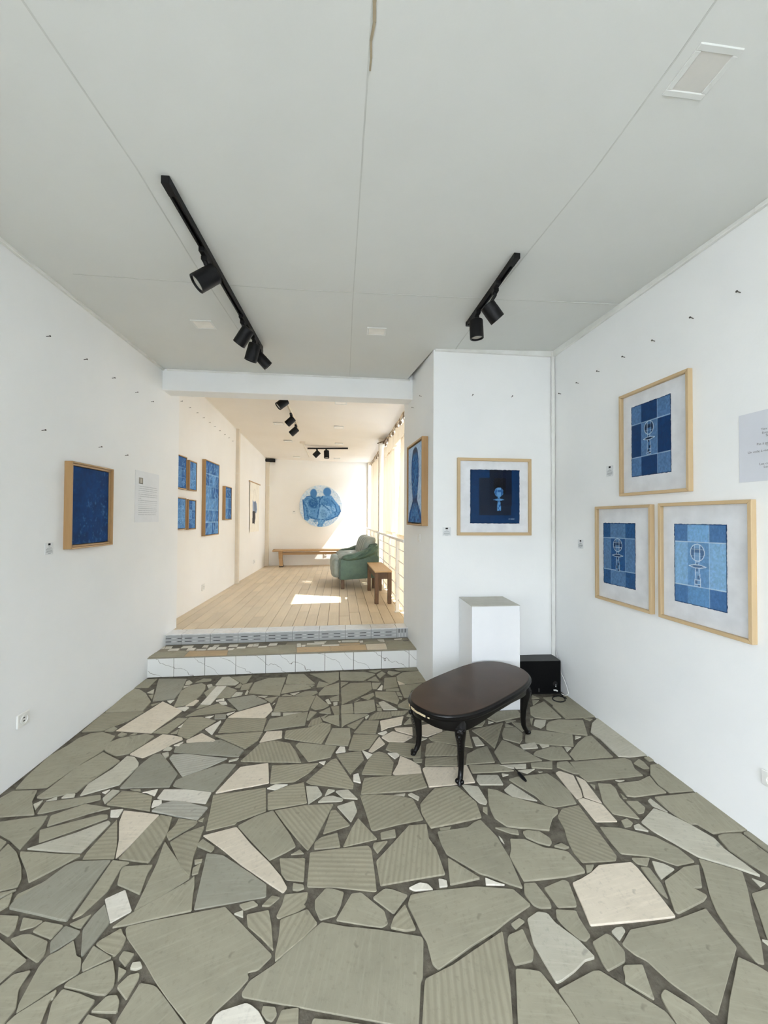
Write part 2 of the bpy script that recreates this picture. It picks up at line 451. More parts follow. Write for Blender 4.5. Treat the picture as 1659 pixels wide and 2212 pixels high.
# trims
ti = [0]
def trim(poly, z0, z1, mat='trim'):
    ti[0] += 1
    m = MB(); m.prism(poly, z0, z1); struct(m.build('trim_%d' % ti[0], M[mat], bevel=.003))
def along(f, y0, y1, t): return [(f(y0), y0), (f(y1), y1), (f(y1)+t, y1), (f(y0)+t, y0)]
trim(along(LWx, -2.9, 3.8, .022), H-.02, H+.001)
m_ = along(RWx, -2.9, 1.795, -.024); trim(m_, H-.022, H+.001)
trim(along(RWx, 1.795, 3.455, -.022), H-.02, [H+.001, 3.013, 3.013, H+.001])
trim([(.44, 3.32), (1.50, 3.435), (1.50, 3.46), (.44, 3.345)], 2.962, [H+.002, 3.012, 3.012, H+.002])
trim([(1.497, 3.428), (1.528, 3.428), (1.53, 3.456), (1.50, 3.453)], 0, 3.01)
trim([(-2.17, 3.80), (.27, 4.062), (.27, 4.075), (-2.17, 3.815)], H-.016, H+.001)

# ------------------------------------------------------------------ flagstone floor
m = MB(); m.prism([(-1.75, -3.1), (2.75, -3.1), (1.56, 3.55), (.42, 3.42), (.30, 4.0), (-2.35, 3.72), (-2.1, 2.0)], -.12, 0.0)
floor = struct(m.build('floor', M['mortar']))
STONES = """g-224,1447 -138,1433 -9,1421 141,1399 148,1387 141,1332 134,1276 126,1263 109,1149 8,1163 -140,1183 -246,1198 -354,1212 -434,1223 -442,1233 -427,1266 -364,1310;g-932,1430 -743,1473 -604,1502 -548,1462 -495,1424 -378,1341 -377,1333 -410,1295 -443,1288 -431,1272 -453,1241 -501,1190 -525,1158 -545,1130 -573,1158 -659,1212 -726,1259 -793,1312 -912,1394 -932,1420;g904,1425 1062,1451 1245,1502 1243,1467 1242,1423 1243,1370 1143,1289 1014,1184 934,1265 898,1328 870,1345 845,1377;r436,1417 433,1388 422,1316 411,1252 386,1150 118,1149 136,1251 141,1269 194,1292 236,1309 326,1358;g113,1548 206,1566 385,1585 529,1575 576,1513 472,1456 407,1415 316,1369 189,1296 170,1314 158,1383 142,1410 119,1467 99,1511;c781,1603 824,1620 884,1650 937,1686 1086,1702 1096,1675 1104,1562 1106,1470 992,1458 895,1449 780,1439 766,1439 774,1519;g722,1298 864,1192 875,1151 591,1150 560,1245 698,1296;g1395,1721 1531,1658 1484,1585 1401,1474 1344,1386 1287,1317 1267,1323 1265,1382 1263,1420 1275,1488 1303,1552 1373,1670;b-1328,1691 -1181,1697 -1176,1616 -1166,1445 -1199,1449 -1425,1490 -1431,1513 -1380,1604 -1356,1668;g1219,1339 1259,1314 1290,1282 1152,1147 1006,1146 1084,1221 1183,1307;g262,1857 330,1870 412,1884 447,1913 486,1932 513,1881 538,1830 562,1718 569,1580 518,1598 441,1634 413,1642 286,1737 268,1796;r-27,1698 129,1893 215,1901 217,1815 243,1764 265,1639 115,1612 -8,1588;g444,1300 494,1297 523,1292 546,1249 571,1199 586,1151 400,1150 430,1252;r-324,1743 -66,1782 -49,1760 -31,1642 -22,1566 -34,1564 -181,1580 -305,1582 -320,1708;b-782,1735 -708,1726 -641,1689 -472,1591 -458,1540 -612,1510 -718,1489;l542,1459 593,1486 627,1479 641,1445 698,1387 728,1334 688,1325 637,1294 583,1268 563,1262 545,1327 533,1378;l1403,2013 1449,1982 1508,1908 1556,1826 1552,1767 1573,1696 1588,1635 1530,1668 1403,1726 1364,1779 1298,1869 1278,1923;g-776,1258 -734,1253 -716,1247 -662,1212 -589,1162 -569,1144 -781,1144 -787,1167;g-2017,2133 -2050,2230 -2085,2426 -2060,2539 -2055,2618 -2015,2680 -1943,2692 -1825,2646 -1790,2482 -1823,2353 -1839,2252 -1854,2145;g597,1820 665,1817 735,1772 784,1765 834,1751 862,1660 858,1650 763,1630 585,1609 563,1724 582,1762;g1463,2094 1726,2130 1730,2068 1753,1979 1765,1875 1575,1855 1543,1913 1511,1912 1485,1953 1471,2003;r880,1957 926,2009 1026,2036 1033,1902 1042,1731 1023,1708 872,1698 858,1750 862,1818 878,1878;g-1089,1382 -1040,1333 -1020,1328 -995,1294 -996,1281 -1036,1251 -1060,1219 -1100,1179 -1115,1205 -1141,1302 -1137,1334 -1117,1347;g581,2152 629,2139 690,2090 901,2000 891,1976 850,1946 810,1887 802,1868 607,1890 560,1944 555,1990 556,2038;r196,2032 236,2087 288,2150 415,2171 445,2124 493,2046 496,1947 233,1880 199,1972;c-846,1832 -706,1883 -603,1785 -489,1690 -421,1625 -384,1577 -395,1556 -472,1599 -607,1678 -712,1750 -735,1765;r-844,1857 -914,2097 -647,2153 -594,1983 -717,1914 -718,1900;g1057,1894 1149,1887 1287,1835 1347,1772 1367,1704 1275,1685 1194,1728 1067,1744 1059,1798;r-122,2097 -29,2104 63,2098 162,2075 188,1987 204,1933 76,1901 -41,1864 -54,1869 -86,1980;g-701,1886 -635,1944 -559,1984 -484,1893 -432,1831 -394,1773 -431,1743 -493,1702 -595,1791;g-986,1423 -944,1477 -895,1520 -793,1608 -784,1628 -761,1582 -747,1539 -724,1485 -817,1463 -933,1433;g-1002,1795 -968,1764 -798,1618 -867,1543 -943,1482 -957,1576 -975,1687 -998,1770;r-551,1987 -400,2024 -257,2033 -316,1800 -336,1753 -359,1774 -485,1908;g-1776,2464 -1609,2377 -1637,2274 -1657,2174 -1661,2110 -1799,2061 -1844,2070 -1835,2145 -1828,2315 -1802,2381;g1259,1657 1295,1676 1371,1688 1301,1587 1262,1584 1293,1552 1263,1532 1125,1482 1117,1492 1165,1611;g-1011,1242 -948,1230 -885,1213 -899,1151 -985,1151 -1015,1205 -1016,1219;g722,2229 777,2250 967,2282 1001,2221 1027,2137 1021,2045 898,2020 854,2032 826,2100 755,2186;g-1217,1249 -1204,1280 -1157,1292 -1149,1240 -1112,1193 -1114,1156 -1130,1135 -1231,1233;b-1451,2143 -1463,2344 -1443,2442 -1406,2455 -1192,2261 -1183,2154;r-1154,1703 -1128,1897 -1114,1952 -1047,1937 -1017,1841 -1012,1795 -1011,1687;g1151,2391 1515,2432 1539,2406 1511,2327 1523,2270 1168,2215 1151,2267;g1587,1841 1621,1852 1708,1854 1732,1715 1634,1619 1624,1642 1593,1705 1569,1767 1578,1830;g-172,1453 -122,1556 -85,1561 -37,1524 9,1488 22,1442 0,1429 -52,1435;r-379,1452 -285,1492 -238,1440 -283,1389 -359,1318 -366,1337 -369,1400;g-1704,1736 -1709,1779 -1626,1733 -1538,1662 -1488,1609 -1471,1574 -1527,1559 -1555,1559 -1699,1701;g-1409,1407 -1353,1384 -1198,1321 -1216,1286 -1226,1258 -1237,1239;g-908,1321 -870,1278 -854,1250 -864,1226 -895,1227 -950,1237 -1013,1246 -1012,1259 -985,1281 -944,1304;g893,1243 903,1246 962,1199 977,1152 875,1151 873,1205 875,1230;r-105,2234 229,2271 237,2216 248,2164 157,2131 -118,2104 -113,2185;l-1601,1752 -1453,1840 -1351,1918 -1329,1903 -1334,1814 -1341,1732;g-1875,1907 -1676,1949 -1650,1887 -1627,1749 -1721,1799 -1799,1831 -1845,1844 -1909,1907;l1620,2917 1642,2847 1671,2715 1678,2548 1680,2463 1554,2441 1485,2449 1478,2632 1459,2724 1527,2834;b-1169,2164 -1176,2207 -1143,2246 -966,2359 -886,2354 -924,2119 -1073,2136;c-1317,1979 -1120,1953 -1147,1770 -1169,1707 -1219,1801 -1289,1904;c-1870,2713 -1789,3144 -1552,2990 -1603,2684;g-1616,1739 -1333,1723 -1397,1646 -1445,1594 -1503,1646 -1599,1719;w-502,1151 -501,1176 -488,1187 -418,1207 -402,1203 -373,1188 -337,1152;g-2027,2022 -2032,2064 -2014,2117 -1885,2122 -1839,2040 -1747,1953 -1905,1937 -1932,1929;r-875,2382 -814,2573 -729,2601 -620,2575 -562,2492 -499,2374;g1480,1564 1568,1585 1600,1585 1380,1370 1375,1395 1423,1470;c-908,2106 -854,2327 -698,2367 -642,2191 -816,2138;c237,2319 256,2335 450,2336 508,2359 525,2203 439,2193 391,2179 257,2164 247,2246;l-1601,2429 -1546,2418 -1484,2361 -1466,2328 -1471,2171 -1624,2084 -1650,2174 -1605,2305;r-978,1792 -935,1845 -863,1887 -853,1836 -830,1711 -799,1619 -855,1660 -940,1752;b-1334,2472 -1359,2557 -1307,2564 -1090,2612 -891,2493 -901,2428 -1087,2443;r-436,2202 -317,2404 -289,2415 -162,2184 -165,2147 -405,2183;g-1175,1697 -1094,1689 -1112,1664 -1098,1561 -1129,1470 -1155,1453 -1160,1532;g810,1412 824,1402 841,1355 824,1324 749,1296 743,1316 743,1382;r-623,2108 -527,2168 -445,2197 -397,2041 -588,1991;r-1319,1738 -1316,1888 -1315,1928 -1209,1775 -1174,1706 -1310,1700;e-1325,2408 -1327,2446 -1235,2453 -962,2410 -1064,2309 -1157,2241 -1268,2351;g-1027,1240 -1018,1219 -1026,1211 -1003,1153 -1107,1153 -1096,1177 -1059,1210;b-1084,1415 -1083,1464 -1071,1508 -1003,1440 -1011,1376 -1020,1333 -1027,1335;g1336,3238 1577,3286 1608,3139 1621,2936 1368,2905 1348,3082 1364,3109;g1629,2364 1708,2377 1721,2260 1717,2144 1571,2129 1555,2194 1568,2276;g-264,1527 -228,1577 -199,1575 -153,1561 -159,1509 -174,1470 -231,1453 -258,1496;g455,1404 513,1425 518,1381 525,1352 510,1324 446,1311 439,1355 445,1388;r-634,2186 -668,2339 -391,2369 -431,2282 -502,2201;e-1178,1979 -1152,2028 -1102,2049 -1037,2041 -900,2005 -916,1920 -1068,1953;g-1106,1667 -986,1676 -986,1643 -976,1606 -960,1547 -1042,1576 -1079,1588 -1106,1648;g-205,1172 -131,1168 -6,1153 -6,1144 -210,1143;g1219,2203 1289,2198 1296,2162 1276,2093 1286,1943 1232,1959 1171,1976 1164,2055 1196,2141;g-1317,1386 -1289,1401 -1261,1402 -1178,1379 -1165,1359 -1152,1338 -1156,1313 -1222,1337;g-2125,2959 -2167,3250 -2167,3369 -2119,3361 -2012,3283 -1880,3136 -1850,2981;g1442,2682 1451,2444 1191,2409 1188,2472 1309,2601 1396,2671;g-1577,1787 -1637,1859 -1416,1955 -1381,1955 -1365,1932 -1447,1874;r-511,1473 -432,1490 -408,1440 -375,1352 -430,1392 -492,1431;r-669,2631 -682,2718 -527,2762 -442,2830 -378,2808 -371,2736 -406,2570 -540,2597;g806,2622 838,2598 909,2514 988,2403 724,2373 713,2486;r-1438,2022 -1423,2121 -1344,2117 -1234,2082 -1184,1979 -1375,2014;g-1813,2568 -1780,2617 -1634,2673 -1561,2648 -1575,2560 -1608,2452 -1654,2435 -1672,2430 -1757,2468 -1795,2495;g982,2678 1058,2747 1315,2691 1256,2554 969,2589 953,2598;g665,1497 741,1492 739,1465 749,1403 722,1386 697,1395 666,1438 655,1465;g814,1313 876,1315 850,1220 785,1266 797,1282 803,1305;g1326,2198 1463,2220 1556,2265 1544,2189 1557,2129 1360,2095 1320,2103;r-1147,2693 -1163,2888 -867,2891 -842,2721;g655,1582 701,1600 751,1618 768,1608 759,1529 752,1508 678,1504;r-2096,2695 -2128,2947 -1834,2975 -1868,2852 -1883,2829 -1965,2707;w-1201,2069 -1202,2136 -1086,2136 -931,2115 -925,2033 -1000,2041 -1177,2061;r-124,2269 -104,2360 -65,2465 -24,2490 25,2465 67,2378 50,2260;w-1086,1528 -1031,1566 -951,1484 -1004,1439;b-2075,3579 -1817,3582 -1740,3333 -1718,3188 -1871,3143;r-847,2984 -868,3226 -567,3259 -581,3005;r-452,1713 -339,1713 -322,1605 -398,1612 -425,1641;r310,2642 399,2704 517,2769 605,2738 588,2535 489,2562 329,2608;g-575,2549 -560,2582 -302,2545 -327,2427 -457,2380;c-1595,2444 -1516,2669 -1453,2659 -1366,2635 -1347,2610 -1388,2562 -1428,2488 -1492,2411 -1544,2427;r-387,1550 -296,1560 -295,1532 -304,1509 -292,1504 -321,1482 -385,1458 -398,1465 -387,1513;g-1622,1880 -1659,1946 -1547,2025 -1397,1998 -1481,1962;g1183,2808 1221,2855 1311,2891 1487,2880 1455,2788 1416,2682 1259,2711 1160,2753;g-1145,3299 -1166,3508 -1067,3609 -910,3620 -870,3256;g-38,1538 9,1576 37,1574 102,1550 44,1477;r-948,1421 -929,1402 -907,1388 -901,1360 -911,1332 -948,1342 -1002,1367 -994,1382;g-1739,1957 -1768,2036 -1518,2093 -1493,2059 -1699,1968;g-836,2722 -840,2873 -577,2986 -563,2795;r-1414,2665 -1453,2787 -1448,2897 -1358,2904 -1228,2852 -1318,2618;r-122,1940 -24,1816 -180,1772 -149,1878;c1075,2085 1153,2040 1164,1926 1055,1924 1041,2073;g288,1717 408,1621 352,1608 277,1592 282,1666;g580,1599 629,1602 655,1527 653,1502 607,1500 585,1513 567,1555;r17,2509 45,2594 174,2581 254,2569 237,2431 178,2425 142,2436;r-1152,2657 -837,2706 -839,2605 -893,2506;g-1650,3048 -1741,3333 -1716,3441 -1637,3494 -1583,3451 -1548,3367 -1532,3242 -1543,3125 -1576,3083;r-369,3396 -301,3499 -112,3519 -97,3382 -155,3302 -333,3108;g-1452,1466 -1360,1463 -1329,1416 -1331,1392 -1378,1409 -1409,1415;b-1158,1430 -1087,1411 -1091,1389 -1137,1340 -1167,1376;r88,1511 124,1422 85,1416 30,1427 44,1462;r-305,1192 -253,1198 -245,1153 -315,1153 -308,1177;r289,2569 355,2596 486,2544 469,2451 264,2443;g-1005,1363 -915,1328 -983,1286 -1001,1304;g-384,2565 -360,2758 -235,2759 -219,2639 -230,2548;g535,2467 612,2521 686,2554 689,2385 505,2363;r626,2738 879,2840 728,2526 685,2635;c-1162,2900 -1132,2968 -915,3124 -858,3009 -882,2897;c109,2442 183,2390 226,2346 229,2276 74,2260 58,2275 92,2361;r-223,2502 -205,2680 -29,2681 -89,2526 -137,2498;g983,2497 1108,2548 1174,2548 1176,2417 1041,2408 953,2462;r-294,2451 -141,2489 -117,2405 -189,2268;g1162,3066 1318,3172 1343,2915 1228,2896 1144,2919 1128,2962;g-858,1223 -828,1226 -808,1209 -798,1183 -880,1184;b-1284,3185 -1090,3261 -941,3145 -1118,3001;r-264,1989 -240,1993 -157,1896 -200,1878 -282,1843;c1018,2289 1049,2306 1113,2267 1092,2140 1076,2092 1040,2077 1027,2150;g-1248,1444 -1166,1432 -1173,1385 -1214,1396 -1262,1410 -1255,1428;g-796,1285 -787,1272 -791,1214 -821,1232 -844,1247 -826,1278;r-287,1822 -214,1849 -191,1771 -309,1758 -312,1793;r266,2425 466,2439 452,2347 254,2346;g522,2359 710,2366 782,2306 526,2284;r-1012,1931 -907,1913 -914,1891 -989,1803 -1019,1835 -1005,1891;g125,3661 188,3750 346,3782 397,3579 400,3534 199,3496 130,3576;r-1486,2909 -1444,3004 -1329,3113 -1142,3013 -1230,2974;g764,2916 876,2998 1048,3026 1053,2931 834,2851;g669,1858 695,1868 749,1862 784,1825 783,1799 765,1783 718,1799 675,1828;g829,2697 863,2767 950,2779 972,2699 944,2628 912,2584 816,2636;g-421,3753 -177,3756 -74,3707 -183,3563 -392,3570;g-235,3137 -73,3189 -59,3017 -113,2978 -222,2970;g1723,1860 1755,1871 1790,1761 1743,1715;r-204,2700 -133,2862 -28,2862 -49,2691;c260,2673 275,2802 430,2843 418,2727 302,2658;l444,2184 533,2170 554,2055 540,2034 509,2046 473,2106;l669,2143 725,2195 823,2061 696,2090;c1124,2262 1158,2224 1158,2131 1157,2048 1084,2094 1107,2161;g1109,1678 1146,1672 1146,1600 1128,1539 1111,1572;l-237,2017 -152,2055 -130,1986 -155,1914;l550,2263 672,2264 679,2185 546,2184 536,2223;g-883,1179 -837,1170 -815,1167 -791,1154 -884,1154;r-1597,2689 -1531,2891 -1454,2885 -1488,2679;g-881,3493 -907,3688 -758,3699 -617,3496;l1181,1709 1225,1694 1252,1669 1160,1622 1163,1660;c-11,2646 68,2718 204,2653 138,2593 37,2597;g-705,3710 -429,3753 -411,3579 -477,3489 -593,3614;r-70,3334 103,3328 133,3184 117,3113 -61,3241;w-1463,3098 -1474,3431 -1389,3432 -1381,3096;c-22,2857 155,2924 134,2812 33,2767 -12,2728;g-364,1202 -325,1199 -315,1182 -326,1165 -344,1169 -364,1185;l-428,2164 -362,2160 -326,2101 -389,2032;g-549,3313 -517,3428 -401,3516 -374,3284 -545,3267;g-869,3294 -882,3467 -697,3481 -629,3402;g-1340,1458 -1255,1447 -1270,1426 -1311,1413;c-823,2581 -815,2711 -707,2723 -687,2635;g-319,2951 -112,2953 -276,2808 -296,2769;c-1318,2601 -1255,2687 -1122,2602 -1128,2583 -1306,2577;g141,3466 351,3506 242,3353 219,3236 174,3229;g-1490,1521 -1467,1550 -1436,1504 -1450,1481 -1476,1481;r-571,3052 -563,3267 -431,3087 -470,3039 -532,3019;g1069,2384 1138,2397 1156,2279 1121,2284 1049,2342;r10,3621 120,3641 132,3435 2,3384;l-1498,3452 -1510,3623 -1444,3633 -1305,3506 -1319,3454;g-891,1349 -847,1341 -854,1303 -893,1326;g-1383,3206 -1383,3427 -1266,3354 -1268,3214;g1292,2065 1354,2065 1364,2020 1334,1985 1302,1977;g906,2378 1046,2395 1015,2324 894,2335;w106,1579 153,1602 186,1597 207,1572 131,1567;g-1779,1811 -1727,1791 -1716,1748 -1747,1748 -1818,1817;r-92,2928 -49,2991 55,2998 66,2917 -109,2874;g-1150,1436 -1094,1472 -1095,1421 -1115,1424;l-260,2128 -191,2140 -131,2068 -210,2076;g-848,1774 -835,1809 -759,1765 -766,1741;g-2196,3569 -2087,3579 -2059,3395 -2178,3385;g-450,2871 -408,2925 -334,2938 -313,2786;g-335,3095 -247,3123 -225,2970 -321,2963;l856,1432 882,1436 885,1421 844,1389 832,1419;g-10,1851 60,1872 64,1827 -7,1814;l-342,2045 -317,2084 -268,2093 -209,2071 -214,2054;c-93,2490 -53,2592 -25,2656 14,2573 -69,2479;l-1490,2067 -1484,2134 -1436,2125 -1447,2026;g1099,1721 1181,1722 1142,1681 1108,1693;g-1428,3624 -1242,3664 -1238,3498 -1262,3480;g-553,1508 -504,1524 -478,1508 -527,1488;c81,2762 210,2774 205,2673 92,2729;r-465,1504 -437,1545 -402,1538 -434,1504;w-1259,2739 -1197,2858 -1184,2835 -1176,2667;r-40,1791 25,1804 -22,1739 -44,1772;l-38,3139 3,3165 114,3029 3,3024;g632,2804 709,2897 753,2898 756,2862 714,2793 633,2781;g-1435,1517 -1444,1545 -1377,1602 -1386,1584;l1132,2889 1214,2884 1173,2808 1127,2769 1091,2808;r117,3099 218,3222 212,3032 122,3065;g543,1885 594,1885 651,1872 647,1844 611,1851;w-1388,1986 -1327,1993 -1318,1940 -1358,1940;l905,2565 1016,2594 1014,2533 911,2522;g1600,2426 1611,2394 1604,2334 1565,2328 1539,2382;l706,2355 874,2367 860,2328 776,2328;g476,1444 514,1465 531,1452 487,1425;r-539,2778 -528,2864 -474,2912 -444,2841 -469,2807;l-837,1313 -812,1316 -796,1301 -812,1293 -834,1296;r288,2931 330,2969 407,2920 280,2848;g1185,1934 1224,1947 1235,1919 1213,1899 1177,1891;g-743,3257 -675,3336 -575,3345 -559,3313 -610,3258;g-365,1597 -321,1589 -315,1575 -339,1565 -361,1569;l1409,2066 1435,2085 1459,1986 1410,2029;w-642,2148 -603,2181 -530,2180 -590,2135;l610,2655 648,2657 672,2563 611,2553;w428,1624 471,1603 502,1593 423,1593;r58,2998 198,3013 156,2949 66,2936;w233,1620 247,1618 266,1613 266,1587 232,1582;r-259,2792 -141,2903 -199,2748;r-413,3073 -350,3081 -331,2944 -368,2938;g-875,1301 -842,1291 -851,1262;g-1518,1549 -1464,1564 -1499,1531 -1522,1526;g-809,1663 -784,1685 -774,1639 -797,1631;g945,2852 1023,2830 1000,2741 979,2725;g109,3832 347,3888 356,3803 150,3801;g-1529,3303 -1512,3434 -1472,3426 -1469,3227;w-172,2263 -142,2276 -123,2194 -167,2208;g-1237,3354 -1260,3454 -1181,3508 -1171,3371;l1225,1899 1258,1911 1277,1865 1219,1880;b-1274,2936 -1192,2943 -1170,2882 -1251,2875;w-1192,2003 -1209,2051 -1167,2054 -1152,2028;g-565,2864 -567,2999 -508,2980 -547,2864;g783,1780 825,1796 852,1774 826,1765;g-589,3419 -588,3541 -481,3489 -532,3428;r-186,3232 -84,3318 -75,3264 -122,3189;w-1309,2112 -1236,2140 -1224,2086 -1284,2112;g877,1683 915,1686 888,1656 865,1649;w-303,2471 -281,2538 -248,2534 -238,2484;l1543,1630 1580,1607 1542,1591;g-104,3510 -21,3511 -56,3391 -93,3391;w28,2472 92,2472 106,2448 75,2412;l-1710,2066 -1704,2096 -1659,2099 -1646,2075;w-300,2469 -281,2532 -250,2532 -238,2482;l136,2104 156,2117 198,2087 189,2061;g-983,3202 -879,3241 -903,3131;g-441,3208 -372,3269 -361,3172 -428,3164;g-492,2974 -420,3053 -397,2962;c-1569,3069 -1534,3175 -1500,3161 -1506,3077;l800,2307 911,2323 849,2281;g38,3738 51,3789 168,3750 81,3670;g275,1881 334,1891 324,1870 278,1863;g-66,3697 -15,3778 26,3728 -29,3611;l-560,1475 -529,1488 -520,1462;w-1629,3035 -1557,3063 -1521,3043 -1530,2990;w-133,2495 -64,2453 -96,2411;l-754,2922 -767,2972 -621,2979;g185,2419 247,2414 239,2379 196,2379;g-1947,2707 -1919,2766 -1876,2740 -1885,2702;g-408,1731 -372,1758 -349,1737;l-1814,2019 -1788,2049 -1772,1984;g-148,3564 -73,3658 -33,3547;g-1702,3502 -1664,3584 -1587,3575 -1574,3539;l-1264,3222 -1258,3314 -1198,3307 -1195,3260;g-819,1699 -786,1705 -783,1688 -809,1680;g24,3384 135,3410 140,3360 24,3351;l1353,1393 1372,1389 1366,1357;l-1398,2454 -1365,2471 -1343,2437 -1348,2403;l440,2826 500,2804 468,2759 433,2781;g149,2812 204,2906 210,2824;g1641,2439 1686,2446 1683,2408 1647,2401;g519,2014 543,2014 531,1967 513,1990;l-312,2092 -301,2142 -261,2133;l-1412,2489 -1406,2534 -1363,2516 -1364,2489;l1038,2580 1099,2566 1096,2552 1041,2533;g-1819,2656 -1814,2692 -1760,2672 -1776,2636;l-856,2971 -786,2972 -776,2934 -845,2933;g-1460,3023 -1463,3098 -1383,3085;g903,2875 946,2893 990,2876 904,2840;w-38,2697 21,2729 32,2708 3,2671;l-1762,3458 -1794,3519 -1781,3555 -1724,3502 -1732,3458;g-388,3534 -318,3526 -358,3464 -374,3413;w-1331,3134 -1279,3149 -1246,3100 -1286,3092;g1227,3193 1286,3193 1204,3108;l-476,3185 -452,3207 -416,3122 -442,3114;l1191,2548 1236,2540 1184,2494;g-1307,3403 -1291,3497 -1263,3463 -1260,3395;g1265,3291 1308,3231 1232,3215;g-1470,2680 -1440,2743 -1424,2680;w-52,3375 -13,3476 -2,3459 -9,3367;g893,2834 942,2790 877,2784;l-1772,3457 -1794,3537 -1735,3510 -1731,3458;w-1370,3169 -1317,3206 -1296,3163 -1357,3148;l60,2103 124,2117 117,2095;l-1772,2045 -1739,2079 -1724,2057;w-1373,2543 -1329,2586 -1332,2530;l-2014,3298 -1993,3371 -1948,3283;l-948,2393 -895,2417 -901,2394 -945,2376;l-1572,3451 -1539,3477 -1509,3426 -1526,3384;g114,3336 139,3336 165,3259 122,3266;g-146,3787 -15,3813 -71,3747;g-47,3057 -10,3057 -10,3004 -46,3010;c129,3567 199,3492 141,3478;w-1764,3158 -1709,3177 -1709,3109;w-393,2380 -351,2392 -356,2352;g-696,3478 -653,3487 -612,3470 -630,3427;l-405,3143 -369,3150 -366,3101 -394,3087;g-466,2912 -416,2962 -444,2876;g-1972,3252 -1935,3268 -1899,3179;g-1388,2134 -1333,2139 -1321,2121;g174,2930 210,2993 211,2918;g-911,1920 -889,1943 -884,1913;l-795,3295 -716,3328 -752,3265;g1099,2901 1126,2907 1075,2808;g1173,2197 1196,2187 1176,2151;g1300,2127 1311,2084 1290,2084;g-853,3248 -828,3287 -764,3257;l1326,2676 1365,2666 1306,2635;w549,1840 560,1820 562,1793 551,1811;w-1525,2111 -1496,2134 -1499,2102;l-1050,3246 -968,3255 -984,3217;l257,2643 302,2638 257,2609;l-1172,3276 -1182,3363 -1159,3339 -1151,3276;w-1336,2905 -1278,2930 -1293,2887;l698,2280 736,2270 696,2254;g1503,2910 1569,2899 1534,2875;g-1739,2657 -1724,2688 -1698,2683 -1708,2662;l777,2868 815,2851 766,2827;g-1854,3094 -1802,3129 -1831,3067;l-1747,3382 -1770,3432 -1715,3441;g-58,3125 -11,3084 -47,3070;l-136,2915 -105,2946 -110,2916 -128,2879;w-1194,2949 -1142,2987 -1174,2930;w-1461,2759 -1445,2810 -1434,2754;l1332,2227 1387,2227 1350,2214;g129,3243 163,3236 154,3191 135,3213;l920,2302 947,2300 923,2292;g-236,3159 -188,3210 -216,3166;l-884,3089 -883,3131 -870,3131"""
def inset(poly, d):
    n = len(poly); out = []
    for i in range(n):
        a, b, c = [Vector(poly[(i+k) % n]) for k in (-1, 0, 1)]
        u = (b-a); w_ = (c-b)
        if u.length < 1e-6 or w_.length < 1e-6: out.append(tuple(b)); continue
        n1 = Vector((-u.y, u.x)).normalized(); n2 = Vector((-w_.y, w_.x)).normalized()
        nn = n1+n2
        if nn.length < .2: out.append(tuple(b)); continue
        nn.normalize(); k = min(d/max(.35, nn.dot(n1)), .4*min(u.length, w_.length)+.0005)
        out.append(tuple(b+nn*k))
    return out
def slab(m, poly, ztop, zbot=-.004, ch=.0013, tilt=(0, 0), mi=0):
    a = sum(poly[i-1][0]*poly[i][1]-poly[i][0]*poly[i-1][1] for i in range(len(poly)))
    if a < 0: poly = poly[::-1]
    n = len(poly); q = []
    area = abs(a)/2
    rr = min(.004, .08*math.sqrt(area))
    for i in range(n):                                       # knock the corners off a little, roughen long edges
        A, B, C = [Vector(poly[(i+k) % n]) for k in (-1, 0, 1)]
        d1, d2 = (A-B), (C-B)
        r1 = min(rr, d1.length*.25); r2 = min(rr, d2.length*.25)
        if d1.length > 1e-6: q.append(tuple(B+d1.normalized()*r1))
        if d2.length > 1e-6: q.append(tuple(B+d2.normalized()*r2))
        k = int(d2.length/.09)
        nn = Vector((-d2.y, d2.x)).normalized() if d2.length > 1e-6 else Vector((0, 0))
        for t in range(1, k): q.append(tuple(B+d2*(t/k)+nn*random.uniform(-.0022, .0022)))
    zt = lambda p: ztop + tilt[0]*p[0] + tilt[1]*p[1]
    i1 = inset(q, ch)
    m.loft([[(x, y, zbot) for x, y in q], [(x, y, zt((x, y))-ch*.8) for x, y in q], [(x, y, zt((x, y))) for x, y in i1]], cap0=False, mi=mi)
kinds = list(SM)
RIBS = ((.286, 1.228, 1.5), (.11, 1.70, 1.42), (-.19, 1.64, -.02), (-.62, 1.17, .9), (-.26, 1.40, 1.25), (-.15, 1.37, 1.45))   # which way the saw ribs run on some of the larger slabs
rest = MB(); mats = [SM[k] for k in kinds]
for i, s in enumerate(STONES.split(';')):
    kd = s[0]; poly = [tuple(float(c)/1000 for c in p.split(',')) for p in s[1:].split()]
    if i >= 294:
        slab(rest, poly, random.uniform(.003, .006), ch=.002, mi=kinds.index(kd)); continue
    cx = sum(p[0] for p in poly)/len(poly); cyy = sum(p[1] for p in poly)/len(poly)
    ang = random.gauss(.08, .32) if random.random() < .72 else random.gauss(1.3, .4)
    for gx, gy, ga in RIBS:
        if math.hypot(cx-gx, cyy-gy) < .09: ang = ga
    ca, sa = math.cos(-ang), math.sin(-ang)
    loc_ = [((x-cx)*ca-(y-cyy)*sa, (x-cx)*sa+(y-cyy)*ca) for x, y in poly]
    m = MB(); slab(m, loc_, random.uniform(.004, .008), tilt=(random.uniform(-.006, .006), random.uniform(-.006, .006)))
    m.build('flagstone', SM[kd], floor, loc=(cx, cyy, 0), rotz=ang)
